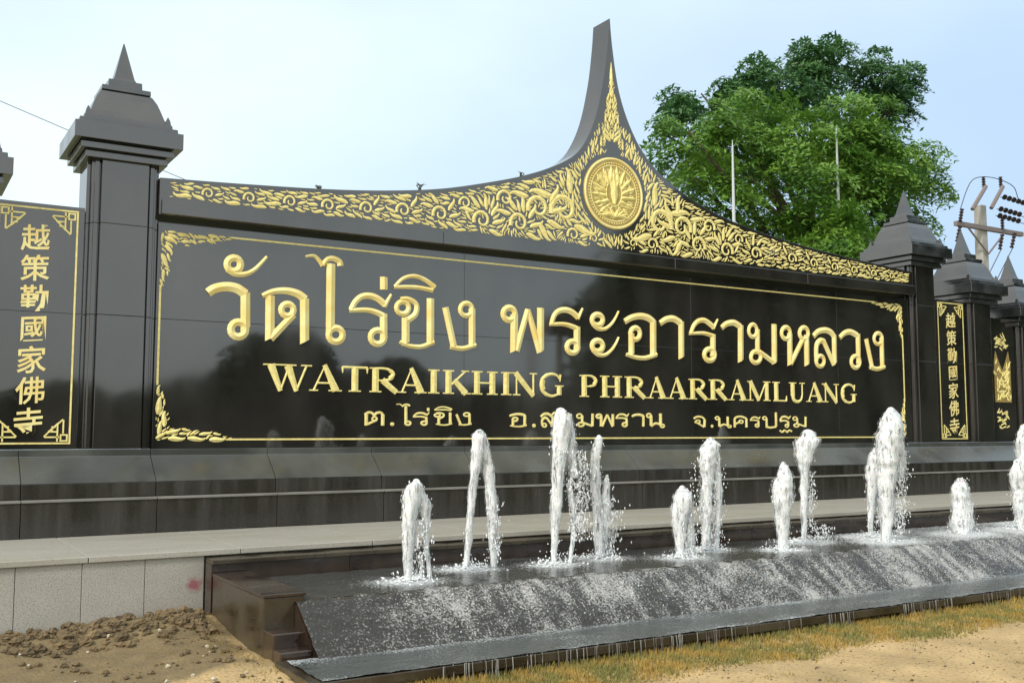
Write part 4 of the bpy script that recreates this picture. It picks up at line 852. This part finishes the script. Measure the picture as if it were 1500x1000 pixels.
for _ in range(60):
    cx_, cy_ = rg2.uniform(1.6, 9), rg2.uniform(3.3, 5.3)
    for _ in range(30):
        x, y = cx_+rg2.gauss(0, .03), cy_+rg2.gauss(0, .03); h = rg2.uniform(.01, .03); z = ground_h(x, y)-.003; b = len(gm.v)
        gm.v += [(x-.0025, y, z), (x+.0025, y, z), (x+rg2.gauss(0, .012), y+rg2.gauss(0, .012), z+h)]; gm.f.append((b, b+1, b+2))
tag(gm.build('dry_grass', M_grass), kind='stuff')

# ------------------------------------------------------------------ trees
def leaf_mat(name, c1, c2):
    m = bpy.data.materials.new(name); m.use_nodes = True; t = m.node_tree; b = t.nodes['Principled BSDF']; b.inputs['Roughness'].default_value = .45
    a = t.nodes.new('ShaderNodeAttribute'); a.attribute_name = 'tint'; mi = t.nodes.new('ShaderNodeMixRGB')
    mi.inputs['Color1'].default_value = (*c1, 1); mi.inputs['Color2'].default_value = (*c2, 1); t.links.new(a.outputs['Fac'], mi.inputs['Fac']); t.links.new(mi.outputs[0], b.inputs['Base Color'])
    tr = t.nodes.new('ShaderNodeBsdfTranslucent'); t.links.new(mi.outputs[0], tr.inputs['Color']); ms = t.nodes.new('ShaderNodeMixShader'); ms.inputs[0].default_value = .35
    t.links.new(b.outputs[0], ms.inputs[1]); t.links.new(tr.outputs[0], ms.inputs[2]); t.links.new(ms.outputs[0], t.nodes['Material Output'].inputs['Surface'])
    return m
M_leafA = leaf_mat('bright_leaves', (.05, .155, .02), (.21, .38, .05)); M_leafB = leaf_mat('mid_leaves', (.034, .11, .035), (.10, .23, .065)); M_leafC = leaf_mat('dark_leaves', (.022, .07, .025), (.05, .12, .035))
M_bark = mat('bark', (.10, .075, .05), .9, col2=(.05, .04, .03), nscale=6, bump=.5)
def leaves(name, blobs, Y, yspread, pads, per, size, seed, m, parent, ysq=1.0, pad_r=(.35, .62)):
    rs = np.random.RandomState(seed); Ps = []; Ns = []; Ts = []
    for bi, (x, z, r) in enumerate(blobs):
        yb = Y+rs.uniform(-yspread, yspread)
        k = max(3, int(pads*r*r))
        for _ in range(k):
            d = rs.normal(size=3); d /= np.linalg.norm(d); rr = r*rs.uniform(.35, 1.05)
            c = np.array([x, yb, z])+d*rr*np.array([1, ysq, .85])
            pr = rs.uniform(*pad_r)*min(1, r+.3); n = per
            out_ = np.array([d[0], d[1], 0]); out_ /= np.linalg.norm(out_)+1e-6
            rad = np.sqrt(rs.rand(n))*pr; an = rs.rand(n)*6.283
            off = np.stack([np.cos(an)*rad, np.sin(an)*rad, rs.normal(0, .07, n)], 1)
            off[:, 2] += -.55*(off @ out_) - .45*rad*rad/pr          # droop outward
            Ps.append(c+off); up = np.array([0, 0, 1.])+out_*.5
            Ns.append(up+rs.normal(0, .45, (n, 3))); Ts.append(np.clip(rs.rand()*.7+rs.normal(0, .15, n)+.15, 0, 1))
    P = np.concatenate(Ps); N = np.concatenate(Ns); T = np.concatenate(Ts); N /= np.linalg.norm(N, axis=1)[:, None]
    n = len(P); A = rs.normal(size=(n, 3)); U = np.cross(N, A); U /= np.linalg.norm(U, axis=1)[:, None]; V = np.cross(N, U)
    s = size*rs.uniform(.6, 1.3, n)[:, None]
    v = np.stack([P-U*s, P-V*s*.34, P+U*s, P+V*s*.34], 1).reshape(-1, 3)
    me = bpy.data.meshes.new(name); me.vertices.add(4*n); me.vertices.foreach_set('co', v.ravel()); me.loops.add(4*n); me.loops.foreach_set('vertex_index', np.arange(4*n, dtype=np.int32))
    me.polygons.add(n); me.polygons.foreach_set('loop_start', np.arange(0, 4*n, 4, dtype=np.int32)); me.polygons.foreach_set('loop_total', np.full(n, 4, dtype=np.int32)); me.update(calc_edges=True)
    a = me.attributes.new('tint', 'FLOAT', 'FACE'); a.data.foreach_set('value', T.astype(np.float32))
    print(name, n)
    return link(name, me, m, parent)
def limbs(root, base_, blobs, Y, r0, seed, fork):
    rr = random.Random(seed); mb = MB()
    mb.tube([base_, (base_[0]+.1, base_[1], base_[2]+fork*.5), (base_[0]+.0, base_[1], base_[2]+fork)], [r0, r0*.85, r0*.7], 10)
    mb.build('trunk', M_bark, root, 0, True)
    for x, z, r in blobs:
        a = Vector((base_[0], base_[1], base_[2]+fork*.95)); b_ = Vector((x, Y+rr.uniform(-.6, .6), z)); m_ = a.lerp(b_, .5)+Vector((0, 0, .35))
        lb = MB(); lb.tube([tuple(a), tuple(m_), tuple(b_)], [r0*.4, r0*.25, r0*.08], 6)
        lb.build('limb', M_bark, root, 0, True)
FRONT = [(16.9, 8.3, 0.88), (18.1, 9.3, 1.01), (19.3, 9.8, 1.02), (20.8, 9.7, 1.3), (22.4, 10.0, 1.39), (24.1, 9.4, 1.37), (25.3, 9.4, 0.86), (22.6, 8.4, 1.63), (20.2, 8.1, 1.71), (18.0, 7.8, 1.16), (17.6, 7.0, 0.67), (19.2, 6.9, 1.0), (21.5, 7.0, 1.33), (23.4, 7.6, 1.09), (19.0, 8.7, 1.42), (26.0, 9.2, 0.51), (20.7, 6.1, 1.5), (23.0, 6.1, 1.2), (25.0, 7.6, .7), (26.2, 9.5, .75), (24.9, 8.7, 1.0), (25.8, 8.5, .7), (16.5, 8.9, .65), (24.2, 7.0, .9), (22.2, 9.2, 1.3)]
BACK = [(19.1, 10.3, 0.5), (19.8, 11.0, 0.65), (21.0, 11.9, 0.82), (22.4, 12.6, 0.76), (24.0, 12.8, 0.83), (25.6, 13.7, 1.01), (27.1, 14.2, 1.0), (25.2, 14.1, 0.47), (26.4, 14.4, 0.49), (28.3, 13.6, 1.21), (30.0, 13.7, 1.09), (31.2, 13.4, 0.68), (29.3, 12.8, 1.34), (26.2, 13.1, 1.36), (23.6, 12.1, 1.25), (21.9, 11.8, 1.17), (27.5, 10.5, 1.6), (24.5, 10.5, 1.6), (21.5, 9.8, 1.3), (29.5, 11.0, 1.0)]
ta = empty('spreading_tree', (21.1, 19, -.12)); tag(ta, 'broad bright green tree with drooping tiers of leaves behind the right slope of the sign', 'tree')
leaves('crown', FRONT, 19, 1.1, 15, 120, .088, 1, M_leafA, ta); leaves('low_foliage', [(19.9, 6.75, .62), (19.75, 6.0, .8), (20.5, 6.0, .7), (19.2, 5.7, .7)], 16.9, .15, 22, 110, .085, 5, M_leafA, ta); limbs(ta, (21.1, 19, -.12), FRONT[::2]+[(20.0, 6.3, .6)], 19, .28, 2, 5.2); unparent_origin(ta)
tb = empty('tall_tree', (25.5, 23, -.12)); tag(tb, 'taller darker tree whose top shows above the bright green one', 'tree')
leaves('crown', BACK, 23, 1.0, 17, 100, .11, 7, M_leafB, tb); limbs(tb, (25.5, 23, -.12), BACK[::2], 23, .3, 3, 8.2); unparent_origin(tb)

# trees and a pavilion across the road, seen in the polished granite
MIR = [(0, 4.6, 2.0), (1.8, 5.2, 1.9), (-2.6, 1.4, 1.4), (2.6, 1.5, 1.4), (0, .9, 1.5), (-1.9, 4.4, 1.7), (.6, 7.0, 1.7), (-1.2, 6.4, 1.5), (2.6, 3.2, 1.5), (-2.6, 2.8, 1.5), (0, 2.4, 1.8)]
def road_tree(x, y, s, sx, label, first=[None]):
    if first[0] is None:
        r_ = empty('roadside_tree'); leaves('crown', MIR, 0, 1.4, 11, 90, .24, 12, M_leafC, r_, pad_r=(.6, 1.0)); limbs(r_, (0, 0, 0), MIR[:4], 0, .3, 5, 2.5); first[0] = r_; r = r_
    else:
        r = first[0].copy(); C.objects.link(r)
        for c in first[0].children: d = c.copy(); C.objects.link(d); d.parent = r
    r.location = (x, y, -.13); r.scale = (sx, 1, s); tag(r, label, 'tree', 'trees across the road reflected in the granite'); return r
TL = []
for k_, (x_, sz_) in enumerate(((-8, .55), (-3.5, .5), (4, .42), (13.5, .5), (16.5, .62), (23, .6), (29, .5), (34.5, .6), (38, .5))):
    TL.append((x_, -37-(k_ % 3), sz_, 1.5, ('low rounded tree in the mirrored tree line, %s' % ['beyond the left edge', 'behind the left pillar cap', 'below the left Chinese panel', 'under the second large letter', 'under the third large letter', 'under the fifth large letter', 'under the gap between the two words', 'under the right word start', 'behind the pavilion'][k_])))
for a in tuple(TL)+((7, -32, .50, 1.0, 'small rounded tree mirrored low at the left end of the sign'), (10.5, -34, .42, 1.0, 'low tree mirrored beside the first big Thai letters'), (20, -38, .95, 1.25, 'bushy tree mirrored above the start of the Latin lettering'),
          (26, -36, .75, 1.1, 'mid height tree mirrored behind the word on the left'), (31, -34, .55, 1.2, 'low bush-like tree mirrored under the seam in the granite'),
          (27.8, -12, 1.35, 1.3, 'large dark tree mirrored at the middle of the sign'), (33.2, -13, 1.75, 1.7, 'large dark tree mirrored under the right side of the pediment'), (39.5, -11, 1.75, 1.7, 'large dark tree mirrored near the right end of the sign'), (46, -12, 2.0, 2.0, 'large dark tree mirrored in the right pillars'), (53.5, -12, 1.9, 2.0, 'far dark tree mirrored in the last right pillar'), (1, -40, .6, 1.2, 'distant low tree mirrored in the left Chinese panel')):
    road_tree(*a)
M_roof = mat('roof_tiles', (.10, .05, .035), .7); M_post = mat('plaster', (.35, .33, .28), .8)
pv = empty('pavilion', (28.3, -20, -.13)); tag(pv, 'small hip roofed pavilion across the road, mirrored beside the middle Thai letters', 'pavilion')
mb = MB(); mb.frust(28.3, -20, 1.7, 6.4, .5, 7.3); mb.frust(28.3, -20, .35, 7.31, .05, 7.9); mb.build('roof', M_roof, pv)
for sx in (-1, 1):
    for sy in (-1, 1): MB().box(28.3+sx*1.2-.12, 28.3+sx*1.2+.12, -20+sy*1.2-.12, -20+sy*1.2+.12, -.13, 6.4).build('post', M_post, pv)
MB().box(26.9, 29.7, -21.4, -18.6, 3.3, 3.5).build('floor', M_post, pv)
unparent_origin(pv)

# ------------------------------------------------------------------ utility pole and cables
M_conc = mat('pole_concrete', (.42, .41, .37), .8, col2=(.33, .32, .29), nscale=2); M_iron = mat('rusty_iron', (.20, .165, .16), .7); M_ins = mat('brown_insulator', (.05, .035, .035), .3)
up_ = empty('utility_pole', (39.2, 26, -.13)); tag(up_, 'concrete power pole with crossarm and insulators beyond the right pillars', 'utility pole')
mb = MB(); mb.frust(39.28, 26, .24, -.13, .17, 11.1); mb.build('pole', M_conc, up_)
MB().box(37.3, 41.9, 25.72, 25.9, 10.02, 10.2).build('crossarm', M_iron, up_)
for s, xo in ((-1, 0), (1, 0)):
    lb = MB(); lb.tube([(39.28, 25.7, 9.0), (39.28+s*1.3, 25.75, 10.05)], .04, 6); lb.build('brace', M_iron, up_)
for a, b_ in (((38.15, 25.6, 10.75), (39.15, 25.6, 11.85)), ((39.45, 25.6, 10.95), (40.35, 25.6, 12.0))):
    lb = MB(); lb.tube([a, b_], .085, 6); lb.build('bracket', M_iron, up_)
def insul(x, z, h=.42, tilt=0, y=25.7):
    lb = MB()
    pr = []
    for i in range(9): pr.append(.04 if i % 2 else .095)
    lb.tube([(x+tilt*i/8, y, z+h*i/8) for i in range(9)], pr, 8); lb.build('insulator', M_ins, up_)
for a in ((39.15, 11.85), (40.35, 12.0), (37.45, 10.2, .5, .15), (40.35, 10.2, .45), (37.2, 9.35, .6, .22), (40.1, 9.3, .6, .2), (40.95, 9.45, .6, .25)): insul(*a)
M_wire = mat('cable_black', (.035, .035, .04), .5)
def wire(pts, r, label, m=M_wire, k=8):
    lb = MB(); lb.tube(catmull([tuple(p) for p in pts], k), r, 5); return tag(lb.build('cable', m), label, 'cable')
wire([(37.5, 25.7, 10.7), (38.0, 25.7, 11.6), (38.5, 25.7, 12.1), (39.4, 25.7, 12.3), (40.4, 25.7, 12.3), (41.3, 25.7, 12.1), (41.8, 25.7, 11.5), (43.6, 25.7, 11.2)], .018, 'cable looping over the top of the power pole')
for z, x0, lab in ((11.55, 40.3, 'upper cable running right from the power pole'), (11.0, 40.0, 'second cable running right from the power pole'), (10.7, 39.9, 'third cable running right from the power pole, dropping to the crossarm')):
    pts = [(x0, 25.7, z), (41.8, 25.7, z-.12), (44, 25.7, z-.35), (50, 26.5, z-.6)]
    o = wire(pts, .016, lab)
    for k in range(5): insul(x0+.25+.33*k, z-.02-.02*k, .10, .1)
unparent_origin(up_)
wire([(40.2, 25.7, 9.3), (39.4, 25.9, 8.0)], .018, 'short stay cable dropping from the crossarm close to the pole')
wire([(41.0, 25.7, 9.4), (39.6, 25.9, 7.4)], .018, 'longer stay cable slanting from the right half of the crossarm')
wire([(-3, 14, 6.95), (1.09, 14, 5.677), (2.967, 14, 5.10), (6, 14, 4.2)], .006, 'thin overhead cable crossing the sky behind the left pillar', mat('cable_grey', (.3, .32, .34), .6))
# white poles put in for streaks of flying water drops
M_white = mat('white_streak', (.55, .60, .60), .5)
for x, y, z0, z1, lab in ((16.9, 17.5, -.12, 8.45, 'thin white pole standing in for a streak of water drops in front of the tree, nearer the sign spire'), (20.64, 17.6, -.12, 9.42, 'tall thin white pole standing in for a streak of water drops before the middle of the tree')):
    lb = MB(); lb.tube([(x, y, z0), (x, y, z1-2), (x, y, z1-.2), (x, y, z1)], [.042, .04, .022, .006], 8); f_ = lb.build('water_streak', M_white); tag(f_, lab, 'water_streak')
# weeds on the coping
M_weed = mat('dry_weed', (.06, .07, .04), .9)
for x, h, lab in ((5.17, .09, 'largest dry weed on the swooping top edge left of the spire'), (3.95, .05, 'tiny weed on the flat left part of the top edge'), (6.55, .06, 'small weed on the rising edge near the spire')):
    wm = MB(); rw = random.Random(int(x*10)); z = top_z(x)
    for k in range(9): wm.tube([(x+rw.gauss(0, .012), 10.43, z-.01), (x+rw.gauss(0, .02), 10.43, z+h*.6), (x+rw.gauss(0, .035), 10.43, z+h*rw.uniform(.7, 1.1))], [.004, .006, .001], 4)
    tag(wm.build('weed', M_weed), lab, 'weed')
